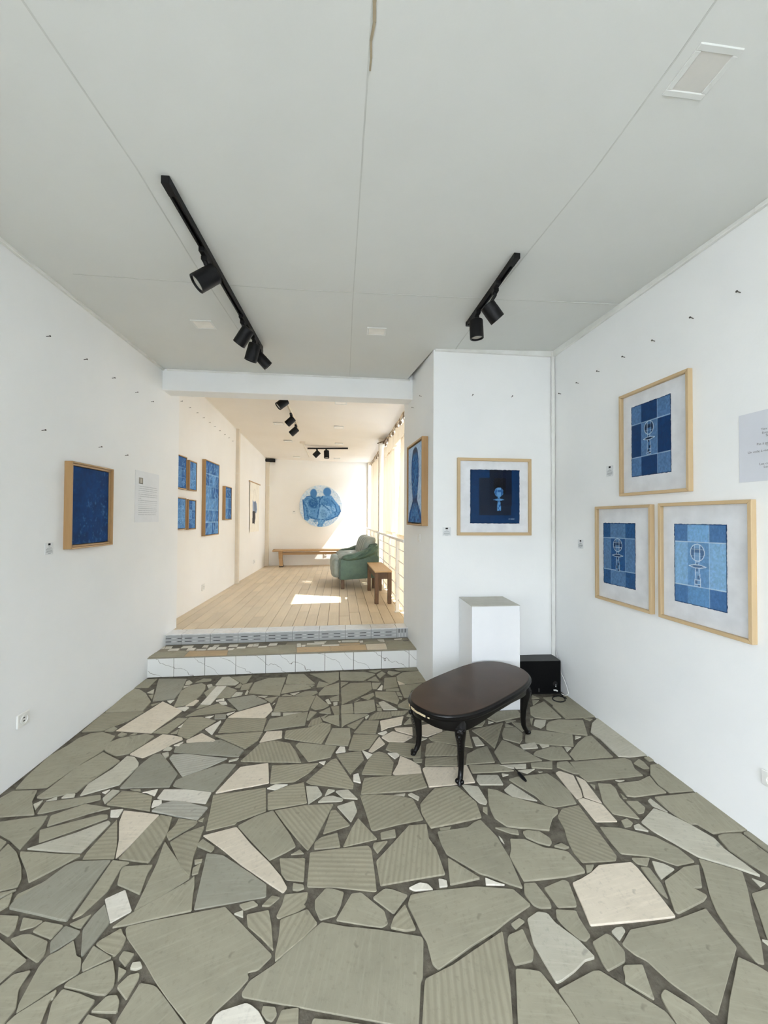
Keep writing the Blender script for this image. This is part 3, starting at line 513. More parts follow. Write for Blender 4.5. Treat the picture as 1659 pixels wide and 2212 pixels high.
# floor behind and beside the camera, out of the frame: broken slabs on a jittered net
jt = lambda i, j: (-2.0+.42*i+random.Random(i*91+j*7).uniform(-.12, .12), -3.0+.4*j+random.Random(i*37+j*53).uniform(-.12, .12))
vis = lambda x, y: y > 1.0 and abs(x) < y+.10
for i in range(12):
    for j in range(15):
        q = [jt(i, j), jt(i+1, j), jt(i+1, j+1), jt(i, j+1)]
        if any(vis(*p) for p in q) or any(p[0] < LWx(p[1])+.03 or p[0] > RWx(p[1])-.03 or p[1] < -2.98 for p in q): continue
        a = sum(q[k-1][0]*q[k][1]-q[k][0]*q[k-1][1] for k in range(4))
        slab(rest, inset(q if a > 0 else q[::-1], .012), .005, ch=.003, mi=kinds.index(random.choice('gggrrbl')))
o = rest.build('stone_chips', mats, floor); o['kind'] = 'stuff'

# ------------------------------------------------------------------ steps
def lerp2(a, b, t): return (a[0]+(b[0]-a[0])*t, a[1]+(b[1]-a[1])*t)
SL, SR = (-2.229, 3.60), (.37, 3.888)
SD = Vector((SR[0]-SL[0], SR[1]-SL[1])); SD.normalize(); SA = math.atan2(SD.y, SD.x)
step = struct(link('step', None, None, (SL[0], SL[1], 0), SA), 'tiled lower step with a mosaic tread up to the back room')
LN = 2.61
m = MB(); m.box((-.03, .012, 0), (LN, .40, .180)); m.build('step_core', M['grout'], step)
def ux(px, dep=3.6):                                           # distance along the riser front, from joints measured in the photograph
    d = Vector(((px-829.5)/F_PX, 1)); a = Vector(SL); n = Vector((-SD.y, SD.x))
    t = n.dot(a)/n.dot(d); return (d*t-a).dot(SD)
jx = [313, 380, 446.6, 512.8, 577, 640.8, 704, 765.5, 825.6, 884.5, 904]
for a, b in zip(jx[:-1], jx[1:]):
    u0, u1 = ux(a)+.002, ux(b)-.002
    m = MB(); m.box((u0, -.004, .004), (u1, .012, .184)); o = m.build('riser_tile', M['marble'], step, bevel=.0015)
TREAD = """w-2257,3910 -2207,3916 -2182,3850 -2232,3838;w-2202,3916 -2140,3930 -2119,3856 -2176,3850;w-2125,3850 -2035,3865 -2021,3805 -2118,3791;w-2034,3932 -1937,3947 -1923,3874 -2030,3865;w-1950,3874 -1880,3885 -1872,3815 -1943,3809;w-1837,3957 -1789,3963 -1776,3895 -1828,3881;w-1852,3838 -1762,3855 -1758,3816 -1850,3815;w-1752,3901 -1683,3899 -1670,3838 -1746,3829;w-1734,3964 -1685,3975 -1674,3910 -1730,3904;w-1664,3896 -1585,3911 -1574,3853 -1660,3836;w-1581,3980 -1499,3995 -1486,3926 -1573,3917;w-1546,3871 -1491,3880 -1492,3825 -1537,3817;w-1472,3913 -1396,3927 -1389,3882 -1473,3872;w-1389,3996 -1345,4003 -1335,3933 -1387,3927;w-1341,4006 -1295,4020 -1280,3948 -1328,3936;w-1264,3940 -1187,3955 -1187,3911 -1268,3902;w-1181,4028 -1106,4043 -1100,3973 -1180,3963;d-2136,3936 -2053,3951 -2039,3873 -2115,3861;d-2019,3860 -1958,3871 -1949,3811 -2008,3805;d-1932,3947 -1840,3954 -1835,3886 -1914,3874;d-1781,3955 -1738,3961 -1737,3909 -1773,3898;d-1667,3978 -1595,3993 -1582,3916 -1670,3910;d-1490,3995 -1401,4019 -1394,3935 -1477,3926;d-1290,4020 -1197,4051 -1185,3966 -1276,3948;d-1100,4038 -1012,4059 -1014,3996 -1097,3978;d-1587,3906 -1497,3918 -1489,3885 -1567,3868;d-1864,3880 -1781,3887 -1778,3860 -1850,3844;g-2213,3618 -2233,3742 -1908,3791 -1882,3641;o-1879,3643 -1902,3789 -1531,3812 -1488,3674;g-1484,3676 -1526,3812 -1470,3859 -1170,3901 -1020,3946 -967,3710;g-1064,3918 -899,3943 -847,3768 -1009,3718;o-876,3909 -553,3953 -515,3812 -841,3766;o-550,3953 -188,4010 -164,3854 -512,3812;c-183,4019 22,4048 40,3870 -159,3851;g26,4090 281,4162 333,3896 44,3870;w-901,4023 -862,4030 -835,3929 -876,3920;w-842,3972 -802,3987 -799,3936 -829,3929;w-798,4039 -619,4063 -615,4018 -794,4001;w-634,3989 -458,4012 -454,3977 -631,3958;w-734,4091 -604,4105 -608,4069 -723,4061;w-482,4110 -454,4120 -450,4086 -469,4080;w-446,4132 -265,4154 -261,4104 -441,4086;w-258,4123 -219,4136 -216,4084 -250,4077;w-67,4169 3,4180 13,4102 -36,4108;w113,4197 204,4214 197,4182 117,4175;g-1081,3980 -906,3994 -891,3948 -1066,3926;o-457,4035 -252,4074 -242,4021 -450,3989;g-209,4078 -69,4153 3,4063 -204,4027;g21,4139 152,4160 141,4129 27,4102;g-797,3995 -646,4003 -639,3960 -786,3939;d205,4148 266,4161 274,4130 219,4117"""
inv = Matrix.Translation((SL[0], SL[1], 0)) @ Matrix.Rotation(SA, 4, 'Z')
inv = inv.inverted()
m = MB(); m.box((-.04, -.006, .176), (LN, .40, .1855)); m.build('tread_bed', M['tread_base'], step)
for s in TREAD.split(';'):
    kd = s[0]; poly = []
    for p in s[1:].split():
        x, y = [float(c)/1000 for c in p.split(',')]; q = inv @ Vector((x, y, 0)); poly.append((q.x, max(-.006, min(.352, q.y))))
    m = MB(); slab(m, poly, (.1898 if kd in 'wd' else .1878)+random.uniform(-.0008, .0008), zbot=.18, ch=.001); m.build('tread_tile', SM[kd], step)
# upper riser
S2L, S2R = (-2.262, 3.946), (.31, 4.252)
D2 = Vector((S2R[0]-S2L[0], S2R[1]-S2L[1])).normalized(); A2 = math.atan2(D2.y, D2.x)
step2 = struct(link('step', None, None, (S2L[0], S2L[1], 0), A2), 'upper step faced with slotted grey tiles and a white tiled nosing')
m = MB(); m.box((-.04, .012, .1), (2.62, .19, .292)); m.build('step_core', M['grout'], step2)
class Art:
    """a small hand-painted colour field: drawn with plain shapes, kept as vertex colours of a flat mesh"""
    def __init__(s, W, Hh, nx, ny, bg):
        s.W, s.H, s.nx, s.ny = W, Hh, nx, ny
        x = np.linspace(0, W, nx); y = np.linspace(0, Hh, ny)
        s.X, s.Y = np.meshgrid(x, y)
        s.C = np.tile(np.array(bg, float), (ny, nx, 1))
    def put(s, mask, c, a=1.0):
        k = (mask*a)[..., None]; s.C = s.C*(1-k) + np.array(c, float)*k
    def poly(s, pts, c, a=1.0):
        n = len(pts); ins = np.zeros(s.X.shape, bool)
        for i in range(n):
            x0, y0 = pts[i-1]; x1, y1 = pts[i]
            cond = (y0 > s.Y) != (y1 > s.Y)
            with np.errstate(divide='ignore', invalid='ignore'):
                xi = (x1-x0)*(s.Y-y0)/((y1-y0) if y1 != y0 else 1e-9)+x0
            ins ^= cond & (s.X < xi)
        s.put(ins.astype(float), c, a)
    def rect(s, x0, y0, x1, y1, c, a=1.0): s.put(((s.X >= x0) & (s.X <= x1) & (s.Y >= y0) & (s.Y <= y1)).astype(float), c, a)
    def ell(s, cx, cy_, rx, ry, c, a=1.0, soft=.0, rot=0):
        dx, dy = s.X-cx, s.Y-cy_; ca, sa = math.cos(rot), math.sin(rot)
        d = np.sqrt(((dx*ca+dy*sa)/rx)**2 + ((-dx*sa+dy*ca)/ry)**2)
        s.put(np.clip((1-d)/max(soft, 1e-3)+.5, 0, 1), c, a)
    def line(s, pts, c, wd, a=1.0):
        for (x0, y0), (x1, y1) in zip(pts[:-1], pts[1:]):
            L2 = (x1-x0)**2+(y1-y0)**2+1e-12
            t = np.clip(((s.X-x0)*(x1-x0)+(s.Y-y0)*(y1-y0))/L2, 0, 1)
            d = np.hypot(s.X-x0-t*(x1-x0), s.Y-y0-t*(y1-y0))
            s.put(np.clip((wd-d)/(wd*.6)+.2, 0, 1), c, a)
    def ring(s, cx, cy_, rx, ry, c, wd, a=1.0):
        s.line([(cx+rx*math.cos(t*math.pi/12), cy_+ry*math.sin(t*math.pi/12)) for t in range(25)], c, wd, a)
    def field(s, n):
        g = rng.random((n+2, n+2)); fx = s.X/s.W*n; fy = s.Y/s.H*n
        i = fx.astype(int); j = fy.astype(int); u = fx-i; v = fy-j; u = u*u*(3-2*u); v = v*v*(3-2*v)
        return g[j, i]*(1-u)*(1-v)+g[j, i+1]*u*(1-v)+g[j+1, i]*(1-u)*v+g[j+1, i+1]*u*v
    def mottle(s, amt, n=14, mask=None):
        f = (s.field(n)*.6+s.field(n*3)*.4-.5)*2*amt
        if mask is not None: f = f*mask
        s.C = np.clip(s.C*(1+f[..., None]), 0, 255)
    def build(s, name, parent, mat='painted', deckle=0, y=0.0, x0=0, z0=0, disc=False, back=.0015, warp=None):
        ny, nx = s.ny, s.nx
        X = s.X.copy(); Y = s.Y.copy()
        if deckle:
            k = lambda n_: np.convolve(rng.normal(0, 1, n_+4), [.2, .3, .3, .2, .0], 'valid')[:n_]*deckle
            X[:, 0] += k(ny); X[:, -1] += k(ny); Y[0, :] += k(nx); Y[-1, :] += k(nx)
        if warp: X, Y = warp(X, Y)
        V = np.stack([X+x0, np.full(X.shape, y), Y+z0], -1).reshape(-1, 3)
        idx = np.arange(nx*ny).reshape(ny, nx)
        Fq = np.stack([idx[:-1, :-1], idx[:-1, 1:], idx[1:, 1:], idx[1:, :-1]], -1).reshape(-1, 4)
        if disc:
            c = np.array([s.W/2, s.H/2]); P_ = np.stack([s.X, s.Y], -1).reshape(-1, 2)
            r_ = np.hypot(*(P_-c).T)/(s.W/2)
            keep = (r_[Fq] < 1.0).all(1); Fq = Fq[keep]
        me = bpy.data.meshes.new(name)
        me.from_pydata(V.tolist(), [], Fq.tolist())
        at = me.color_attributes.new('Col', 'FLOAT_COLOR', 'POINT')
        c = np.clip(s.C, 0, 255)/255.0
        l = np.where(c <= .04045, c/12.92, ((c+.055)/1.055)**2.4).reshape(-1, 3)
        at.data.foreach_set('color', np.concatenate([l, np.ones((len(l), 1))], 1).astype(np.float32).ravel())
        me.materials.append(M[mat])
        return link(name, me, parent)
def u2(px):
    d = Vector(((px-829.5)/F_PX, 1)); a = Vector(S2L); n = Vector((-D2.y, D2.x)); t = n.dot(a)/n.dot(d); return (d*t-a).dot(D2)
j2 = [352, 396.5, 457.6, 517.4, 576.8, 634, 691.5, 747.6, 803.3, 857.8, 888.5]
for n_, (a, b) in enumerate(zip(j2[:-1], j2[1:])):
    u0, u1 = u2(a)+.0015, u2(b)-.0015
    m = MB(); m.box((u0, .0, .19), (u1, .012, .2895)); tl = m.build('riser_tile', M['grey_tile'], step2, bevel=.001)
    W_ = u1-u0
    if n_ < 9:
        md = MB(); mw = MB()
        pu = .1275
        for r_, z in enumerate((.222, .255, .2875)):
            for q in range(-1, 3):
                x = q*pu+.028
                if r_ < 2:
                    a0, a1 = max(.002, x), min(W_-.002, x+.066)
                    if a1-a0 > .006: md.box((u0+a0, -.0006, z-.003), (u0+a1, .001, z+.003))
                a0, a1 = max(.002, x+.078), min(W_-.002, x+.114)
                if a1-a0 > .006: mw.box((u0+a0, -.0006, z-.0025), (u0+a1, .001, min(.289, z+.0025)))
        md.build('dark_dashes', M['dark'], tl); mw.build('pale_dashes', M['nosing'], tl)
    else:
        md = MB(); mw = MB()
        for q in range(4):
            x = u0+.022+q*.034
            md.box((x, -.0006, .245), (x+.007, .001, .287)); mw.box((x+.002, -.0006, .20), (x+.008, .001, .238))
        md.build('dark_dashes', M['dark'], tl); mw.build('pale_dashes', M['nosing'], tl)
    m = MB(); m.box((u0, -.012, .2895), (u1, .165, .3)); m.build('nosing_tile', M['nosing'], step2, bevel=.0015)

# ------------------------------------------------------------------ plank floor of the back room
m = MB(); m.prism([(-2.44, 4.10), (.30, 4.42), (.33, 4.45), (-.36, 10.2), (-2.98, 9.7)], .1, .291)
floor2 = struct(m.build('floor', M['gap']), 'raised floor of pale timber planks in the back room')
PA = math.atan2(1.0, -.115)-math.pi/2                         # planks run towards the far wall
base = Vector((-1.0, 4.2)); ax = Vector((math.cos(PA), math.sin(PA))); ay = Vector((-ax.y, ax.x))
def clip(poly, p, n):
    out = []
    for i in range(len(poly)):
        a, b = Vector(poly[i-1]), Vector(poly[i]); da, db = (a-p).dot(n), (b-p).dot(n)
        if da*db < 0: t = da/(da-db); out.append(tuple(a+(b-a)*t))
        if db >= 0: out.append(tuple(b))
    return out
bounds = [((-2.262, 4.112), (.31, 4.418)), ((FCx(4.4)+.02, 4.4), (FCx(10)+.02, 10)), ((-.3, 10.09), (-2.99, 9.579)), ((BWx(9.6)+.003, 9.6), (BWx(4.1)+.003, 4.1))]
rnd = random.Random(3)
for c in range(-16, 16):
    x0 = c*.128; y = -1.2+rnd.uniform(-.9, 0)
    while y < 6.8:
        L_ = rnd.choice([.62, .75, .9, 1.1, .55]); y1 = y+L_
        poly = [tuple(base+ax*(x0+.002)+ay*(y+.0015)), tuple(base+ax*(x0+.126)+ay*(y+.0015)), tuple(base+ax*(x0+.126)+ay*(y1-.0015)), tuple(base+ax*(x0+.002)+ay*(y1-.0015))]
        for a, b in bounds:
            a, b = Vector(a), Vector(b); d = (b-a).normalized(); n = Vector((-d.y, d.x))
            if poly: poly = clip(poly, a, n)
        y = y1
        if len(poly) < 3: continue
        ar = abs(sum(poly[i-1][0]*poly[i][1]-poly[i][0]*poly[i-1][1] for i in range(len(poly))))/2
        if ar < .002: continue
        cx = sum(p[0] for p in poly)/len(poly); cyy = sum(p[1] for p in poly)/len(poly)
        ca, sa = math.cos(-PA), math.sin(-PA)
        lp = [((px-cx)*ca-(py-cyy)*sa, (px-cx)*sa+(py-cyy)*ca) for px, py in poly]
        aa = sum(lp[i-1][0]*lp[i][1]-lp[i][0]*lp[i-1][1] for i in range(len(lp)))
        if aa < 0: lp = lp[::-1]
        zt = .3+rnd.uniform(-.0015, .0008)-.0
        q = inset(lp, .0012)
        m = MB(); m.loft([[(x, yy, .285) for x, yy in lp], [(x, yy, zt-.0012) for x, yy in lp], [(x, yy, zt) for x, yy in q]], cap0=False)
        m.build('plank', M['plank'], floor2, loc=(cx, cyy, 0), rotz=PA)
# ------------------------------------------------------------------ glazed side of the back room
FA = math.atan2(5.684, -.718)
fac = struct(link('window_1', None, None, (.33, 4.4, 0), FA), 'glazed side wall of the back room with pale posts')
# local x runs along the glazing to the far wall, local +y points into the room
m = MB(); m.box((-.1, -.10, .12), (5.75, -.02, .33)); m.build('sill', M['white_metal'], fac)
m = MB(); m.box((-.1, -.09, 2.87), (5.75, -.03, 3.02)); m.build('head_rail', M['column'], fac)
for s_ in (.32, 2.78, 4.62):
    m = MB(); m.box((s_-.02, -.085, .33), (s_+.02, -.035, 2.87)); m.build('mullion', M['white_metal'], fac)
for a, b in ((-.08, .30), (.34, 2.76), (2.80, 4.60), (4.64, 5.66)):
    m = MB(); m.add([(a, -.062, .33), (b, -.062, .33), (b, -.062, 2.87), (a, -.062, 2.87)], [(0, 3, 2, 1)]); m.build('pane', M['pane'], fac, recalc=False)
# columns
def column(wallloc, rot, a, b, z1, label, cap=True):
    o = struct(link('column', None, None, wallloc, rot), label)
    m = MB(); m.box((a[0], a[1], Z2), (b[0], b[1], z1)); m.build('shaft', M['column'], o, bevel=.006)
    m = MB(); m.box((a[0]-.002, a[1]-.002, 2.3), (b[0]+.002, b[1]+.002, 2.306)); m.build('joint_line', M['tie'] if not cap else M['trim'], o)
    m = MB(); m.box((a[0]-.006, a[1]-.006, Z2), (b[0]+.006, b[1]+.006, Z2+.03)); m.build('base', M['column'], o, bevel=.004)
    return o
BA = math.atan2(5.496, -.543)
column((-2.41, 4.1, 0), BA, (2.87, -.055), (2.96, .02), 3.12, 'beige column dividing the left wall of the back room')
column((-2.953, 9.596, 0), math.atan2(.488, 2.565), (-.006, -.085), (.085, .03), 2.99, 'beige corner column at the left end of the far wall')
column((-2.953, 9.596, 0), math.atan2(.488, 2.565), (2.56, -.10), (2.635, .03), 2.99, 'beige corner column at the right end of the far wall')
column((.33, 4.4, 0), FA, (2.60, -.03), (2.70, .10), 3.0, 'beige column among the curtains of the glazed side')

# railing
ra = thing('railing', 'white metal railing of long bars in front of the curtains', 'railing', (.33, 4.4, 0), FA)
for s_, wd in ((.56, .022), (1.30, .014), (2.10, .012), (2.95, .012), (3.75, .012), (4.55, .012), (5.3, .012)):
    m = MB(); m.box((s_-wd, .062, Z2), (s_+wd, .062+2*wd, 1.225)); m.box((s_-wd-.015, .05, Z2), (s_+wd+.015, .075+2*wd, Z2+.008))
    m.build('post', M['white_metal'], ra, bevel=.003)
m = MB(); m.box((.05, .055, 1.215), (5.52, .105, 1.25)); m.build('top_rail', M['white_metal'], ra, bevel=.005)
for z in (1.105, .955, .795, .625, .455):
    m = MB(); m.tube([(.05, .075, z), (5.52, .075, z)], .0065, 6); m.build('rail', M['white_metal'], ra, smooth=True)

# curtains
def curtain(label, s0, s1, e0=None, e1=None, amp=.028, wl=.23, ph=0, rings=()):
    root = thing('curtain', label, 'curtain', (.33, 4.4, 0), FA, 'curtains of the glazed side')
    zs = [.325, .6, .9, 1.15, 1.268, 1.282, 1.5, 1.8, 2.1, 2.4, 2.56, 2.57, 2.7, 2.78]
    n = int((s1-s0)/.022)+2; V = []
    for z in zs:
        a = e0(z) if e0 else s0; b = e1(z) if e1 else s1
        for i in range(n):
            t = i/(n-1); s_ = a+(b-a)*t
            k = 1-.25*(z-.3)/2.5
            y = -.005+amp*k*(math.sin(2*math.pi*(s0+(s1-s0)*t)/wl+ph)+.45*math.sin(2*math.pi*(s0+(s1-s0)*t)/(wl*.43)+1.3*ph+z*.5))
            droop = 0 if z < 2.75 else .035*math.cos(2*math.pi*(s_-s0)/.30)
            V.append((s_, min(.032, y), z+droop))
    m = MB(); m.add(V, [(j*n+i, j*n+i+1, (j+1)*n+i+1, (j+1)*n+i) for j in range(len(zs)-1) for i in range(n-1)])
    m.build('cloth', M['curtain'], root, smooth=True)
    s_ = s0+.02
    while s_ <= s1:
        m = MB(); m.box((s_-.022, -.02, 2.785), (s_+.022, .012, 2.835)); m.tube([(s_, 0, 2.82), (s_+.03, .006, 2.86), (s_+.02, 0, 2.885)], .008, 6)
        m.build('tie', M['tie'], root, bevel=.004); s_ += .30
    return root
gapA = lambda z: 1.25 if z < 1.275 else (1.01-.275*(z-1.28)/1.27 if z < 2.565 else 1.25)
gapB = lambda z: 1.25 if z < 1.275 else (1.36+.12*(z-1.28)/1.27 if z < 2.565 else 1.25)
curtain('cream curtain nearest the opening, beside the fish painting', -.03, 1.25, e1=gapA, ph=.4)
curtain('cream curtain in the middle, on the near side of the beige column', 1.25, 2.56, e0=gapB, ph=1.2)
curtain('narrow cream curtain behind the sofa, beyond the beige column', 2.74, 5.27, ph=2.2, wl=.27)
m = MB(); pts = []
for i in range(0, 56):
    s_ = .1+i*.1; pts.append((s_, .0, 2.895-.018*abs(math.sin(math.pi*(s_-.1)/.6))))
m.tube(pts, .007, 6)
tag(m.build('curtain_rope', M['rope'], None, smooth=True, loc=(.33, 4.4, 0), rotz=FA), 'twisted brown rope the curtains hang from', 'rope')
m = MB(); m.box((2.15, -.02, 2.845), (2.72, .03, 2.885)); m.tube([(2.2, .0, 2.86), (2.45, .02, 2.875), (2.68, .12, 2.872)], .012, 6)
tag(m.build('curtain_bracket', M['tie'], None, bevel=.004, loc=(.33, 4.4, 0), rotz=FA), 'brown wooden curtain bracket at the top of the beige column', 'bracket')

# ------------------------------------------------------------------ pictures
WALLS = {'left': ((-2.06, 2.08), (-2.2, 3.65)), 'right': ((1.53, 3.46), (1.767, 1.795)), 'end': ((.428, 3.341), (1.53, 3.46)),
         'side': ((.275, 4.2), (.428, 3.341)), 'back': ((-2.41, 4.1), (-2.953, 9.596)), 'far': ((-2.953, 9.596), (-.388, 10.084))}
def wall_pos(wn, s_, z, off=0.0):
    a, b = [Vector((*p, 0)) for p in WALLS[wn]]; u = (b-a).normalized(); n = Vector((u.y, -u.x, 0))
    p = a+u*s_+n*off; return (p.x, p.y, z), math.atan2(u.y, u.x)
def wthing(name, label, cat, wn, s_, z, off=0, group=None):
    l, r_ = wall_pos(wn, s_, z, off); return thing(name, label, cat, l, r_, group)
def frame_rails(t, W_, Hh, fw, d, px='pine_x', pz='pine_z', back=0):
    a = fw
    for k in range(4):
        m = MB()
        if k % 2 == 0:
            z0, z1 = (0, a) if k == 0 else (Hh, Hh-a)
            m.add([(0, 0, z0), (W_, 0, z0), (W_-a, 0, z1), (a, 0, z1), (0, -d, z0), (W_, -d, z0), (W_-a, -d, z1), (a, -d, z1)],
                  [(0, 1, 2, 3), (4, 7, 6, 5), (0, 4, 5, 1), (1, 5, 6, 2), (2, 6, 7, 3), (3, 7, 4, 0)])
            m.build('frame_rail', M[px], t, bevel=.0018)
        else:
            x0, x1 = (0, a) if k == 1 else (W_, W_-a)
            m.add([(x0, 0, 0), (x1, 0, a), (x1, 0, Hh-a), (x0, 0, Hh), (x0, -d, 0), (x1, -d, a), (x1, -d, Hh-a), (x0, -d, Hh)],
                  [(0, 1, 2, 3), (4, 7, 6, 5), (0, 4, 5, 1), (1, 5, 6, 2), (2, 6, 7, 3), (3, 7, 4, 0)])
            m.build('frame_rail', M[pz], t, bevel=.0018)
def figure(A, cx, top, bot, w_, lncol, dark, light, lw, wing=True):
    """balloon-headed emblem with a collar and a tapering patched stem"""
    hh = top-bot
    hy = top-hh*.20; rx, ry = w_*.5, hh*.20
    A.ell(cx, hy, rx, ry, light)
    for i in range(-2, 2):
        for j in range(-2, 2):
            if (i*3+j*5+i*j) % 3 == 0:
                x0, x1 = cx+i*rx*.5, cx+(i+1)*rx*.5; y0, y1 = hy+j*ry*.5, hy+(j+1)*ry*.5
                msk = ((A.X >= x0) & (A.X < x1) & (A.Y >= y0) & (A.Y < y1) & (((A.X-cx)/rx)**2+((A.Y-hy)/ry)**2 < .92)).astype(float)
                A.put(msk, dark)
    for q in (-.36, .36):
        k = math.sqrt(1-q*q)
        A.line([(cx+q*rx, hy-k*ry), (cx+q*rx, hy+k*ry)], lncol, lw*.7); A.line([(cx-k*rx, hy+q*ry), (cx+k*rx, hy+q*ry)], lncol, lw*.7)
    A.ring(cx, hy, rx, ry, lncol, lw)
    cyl = top-hh*.52
    stem = [(cx-w_*.12, top-hh*.40), (cx-w_*.10, cyl), (cx-w_*.16, top-hh*.66), (cx-w_*.17, top-hh*.80), (cx-w_*.22, bot), (cx+w_*.22, bot), (cx+w_*.20, top-hh*.80), (cx+w_*.14, top-hh*.66), (cx+w_*.10, cyl), (cx+w_*.12, top-hh*.40)]
    A.poly(stem, light)
    A.rect(cx-w_*.1, top-hh*.64, cx+w_*.02, top-hh*.44, dark); A.rect(cx-w_*.16, top-hh*.93, cx, top-hh*.83, dark); A.rect(cx+.01*w_, bot+.01*hh, cx+w_*.2, bot+hh*.07, dark); A.rect(cx-w_*.02, top-hh*.82, cx+w_*.16, top-hh*.74, dark)
    A.line(stem+stem[:1], lncol, lw*.8)
    A.line([(cx-w_*.16, top-hh*.68), (cx+w_*.15, top-hh*.68)], lncol, lw*.7); A.line([(cx-w_*.18, top-hh*.84), (cx+w_*.19, top-hh*.84)], lncol, lw*.7); A.line([(cx-w_*.2, top-hh*.94), (cx+w_*.2, top-hh*.94)], lncol, lw*.7)
    col = [(cx-w_*.62, cyl-.005*hh), (cx-w_*.2, cyl+hh*.035), (cx+w_*.2, cyl+hh*.035), (cx+w_*.62, cyl), (cx+w_*.25, cyl-hh*.035), (cx-w_*.25, cyl-hh*.04)]
    A.poly(col, dark if wing else light); A.line(col+col[:1], lncol, lw)
def tiles_print(W_, Hh, cols, xs, ys, lncol, fig, mot, nx=92):
    A = Art(W_, Hh, nx, int(nx*Hh/W_), (0, 0, 0))
    X = [0]+[x*W_ for x in xs]+[W_]; Y = [0]+[y*Hh for y in ys]+[Hh]
    for j in range(3):
        for i in range(3):
            A.rect(X[i], Y[j], X[i+1]+.001, Y[j+1]+.001, cols[2-j][i])
    A.mottle(mot, 40)
    for x in X[1:3]: A.line([(x, 0), (x, Hh)], lncol, W_*.005, .6)
    for y in Y[1:3]: A.line([(0, y), (W_, y+.004)], lncol, W_*.010, .9)
    figure(A, W_*fig[0], Hh*fig[1], Hh*fig[2], W_*fig[3], *fig[4:])
    # darker deckled rim
    e = np.minimum(np.minimum(A.X, W_-A.X), np.minimum(A.Y, Hh-A.Y))
    A.put((e < W_*.011).astype(float), (16, 32, 60), .55)
    return A
def glazed_picture(label, wn, s0, s1, z0, z1, pr, art, d=.03, fw=.019, sg=(203, 209, 219)):
    W_, Hh = s1-s0, z1-z0
    t = wthing('framed_print', label, 'picture', wn, s0, z0, 0, 'glazed prints of a balloon-headed emblem')
    frame_rails(t, W_, Hh, fw, d)
    m = MB(); m.box((fw-.003, -.008, fw-.003), (W_-fw+.003, -.002, Hh-fw+.003)); m.build('mat_board', M['matboard'], t)
    art.build('print', t, deckle=.0016, y=-.0098, x0=pr[0]-s0, z0=pr[1]-z0)
    m = MB(); m.add([(fw-.004, -d+.008, fw-.004), (W_-fw+.004, -d+.008, fw-.004), (W_-fw+.004, -d+.008, Hh-fw+.004), (fw-.004, -d+.008, Hh-fw+.004)], [(0, 1, 2, 3)]); m.build('glass', M['glass'], t, recalc=False)
    return t
LT, DK, LN = (84, 124, 170), (16, 58, 108), (176, 204, 226)
A = tiles_print(.30, .465, [[LT, DK, LT], [DK, LT, DK], [LT, DK, LT]], (.27, .68), (.265, .735), LN, (.47, .735, .285, .235, (196, 218, 234), (14, 40, 72), (66, 108, 156), .0022), .16)
glazed_picture('upper framed print on the right wall, dark blue and mid blue patchwork', 'right', .822, 1.342, 1.657, 2.345, (.912, 1.780), A)
c1, c2, c3 = (38, 86, 138), (84, 124, 168), (34, 84, 138)
A = tiles_print(.297, .437, [[c1, c2, c1], [c2, c3, c2], [c1, c2, c1]], (.25, .70), (.24, .755), LN, (.47, .75, .235, .27, (196, 216, 232), (22, 52, 92), (74, 118, 166), .0022), .16)
glazed_picture('lower left framed print on the right wall, mid blue patchwork', 'right', .575, 1.083, .912, 1.593, (.643, 1.036), A)
c1, c2, c3 = (84, 128, 180), (140, 186, 224), (110, 156, 204)  # blues lightened to include brightness reflected by the glass
A = tiles_print(.30, .447, [[c1, (128, 178, 222), c1], [c2, c3, c2], [(80, 126, 178), (104, 154, 202), (76, 120, 172)]], (.28, .69), (.23, .775), (206, 226, 240), (.47, .755, .235, .27, (224, 238, 246), (84, 118, 160), (128, 170, 210), .0022), .10)
glazed_picture('lower right framed print on the right wall, blue patchwork paled as by reflection on its glass', 'right', 1.135, 1.658, .911, 1.597, (1.228, 1.028), A)
A = Art(.452, .474, 92, 96, (12, 50, 92)); A.mottle(.06, 8)
A.rect(.08, .07, .375, .40, (22, 34, 52)); A.rect(.085, .39, .08, .40, (22, 34, 52)); A.rect(.175, .15, .38, .474, (16, 26, 44)); A.rect(.215, .26, .325, .474, (8, 12, 22)); A.rect(.215, .40, .325, .474, (12, 22, 42))
A.mottle(.10, 30)
figure(A, .262, .318, .112, .078, (84, 138, 190), (40, 92, 150), (96, 150, 200), .0016, False)
A.line([(.352, .041), (.366, .041)], (190, 210, 226), .0016); A.line([(.372, .041), (.402, .041)], (190, 210, 226), .0018)
e = np.minimum(np.minimum(A.X, .452-A.X), np.minimum(A.Y, .474-A.Y)); A.put((e < .004).astype(float), (8, 16, 34), .8)
glazed_picture('framed near-black navy print above the white plinth on the end wall', 'end', .21, .885, 1.352, 2.032, (.328, 1.457), A, d=.026, fw=.026)

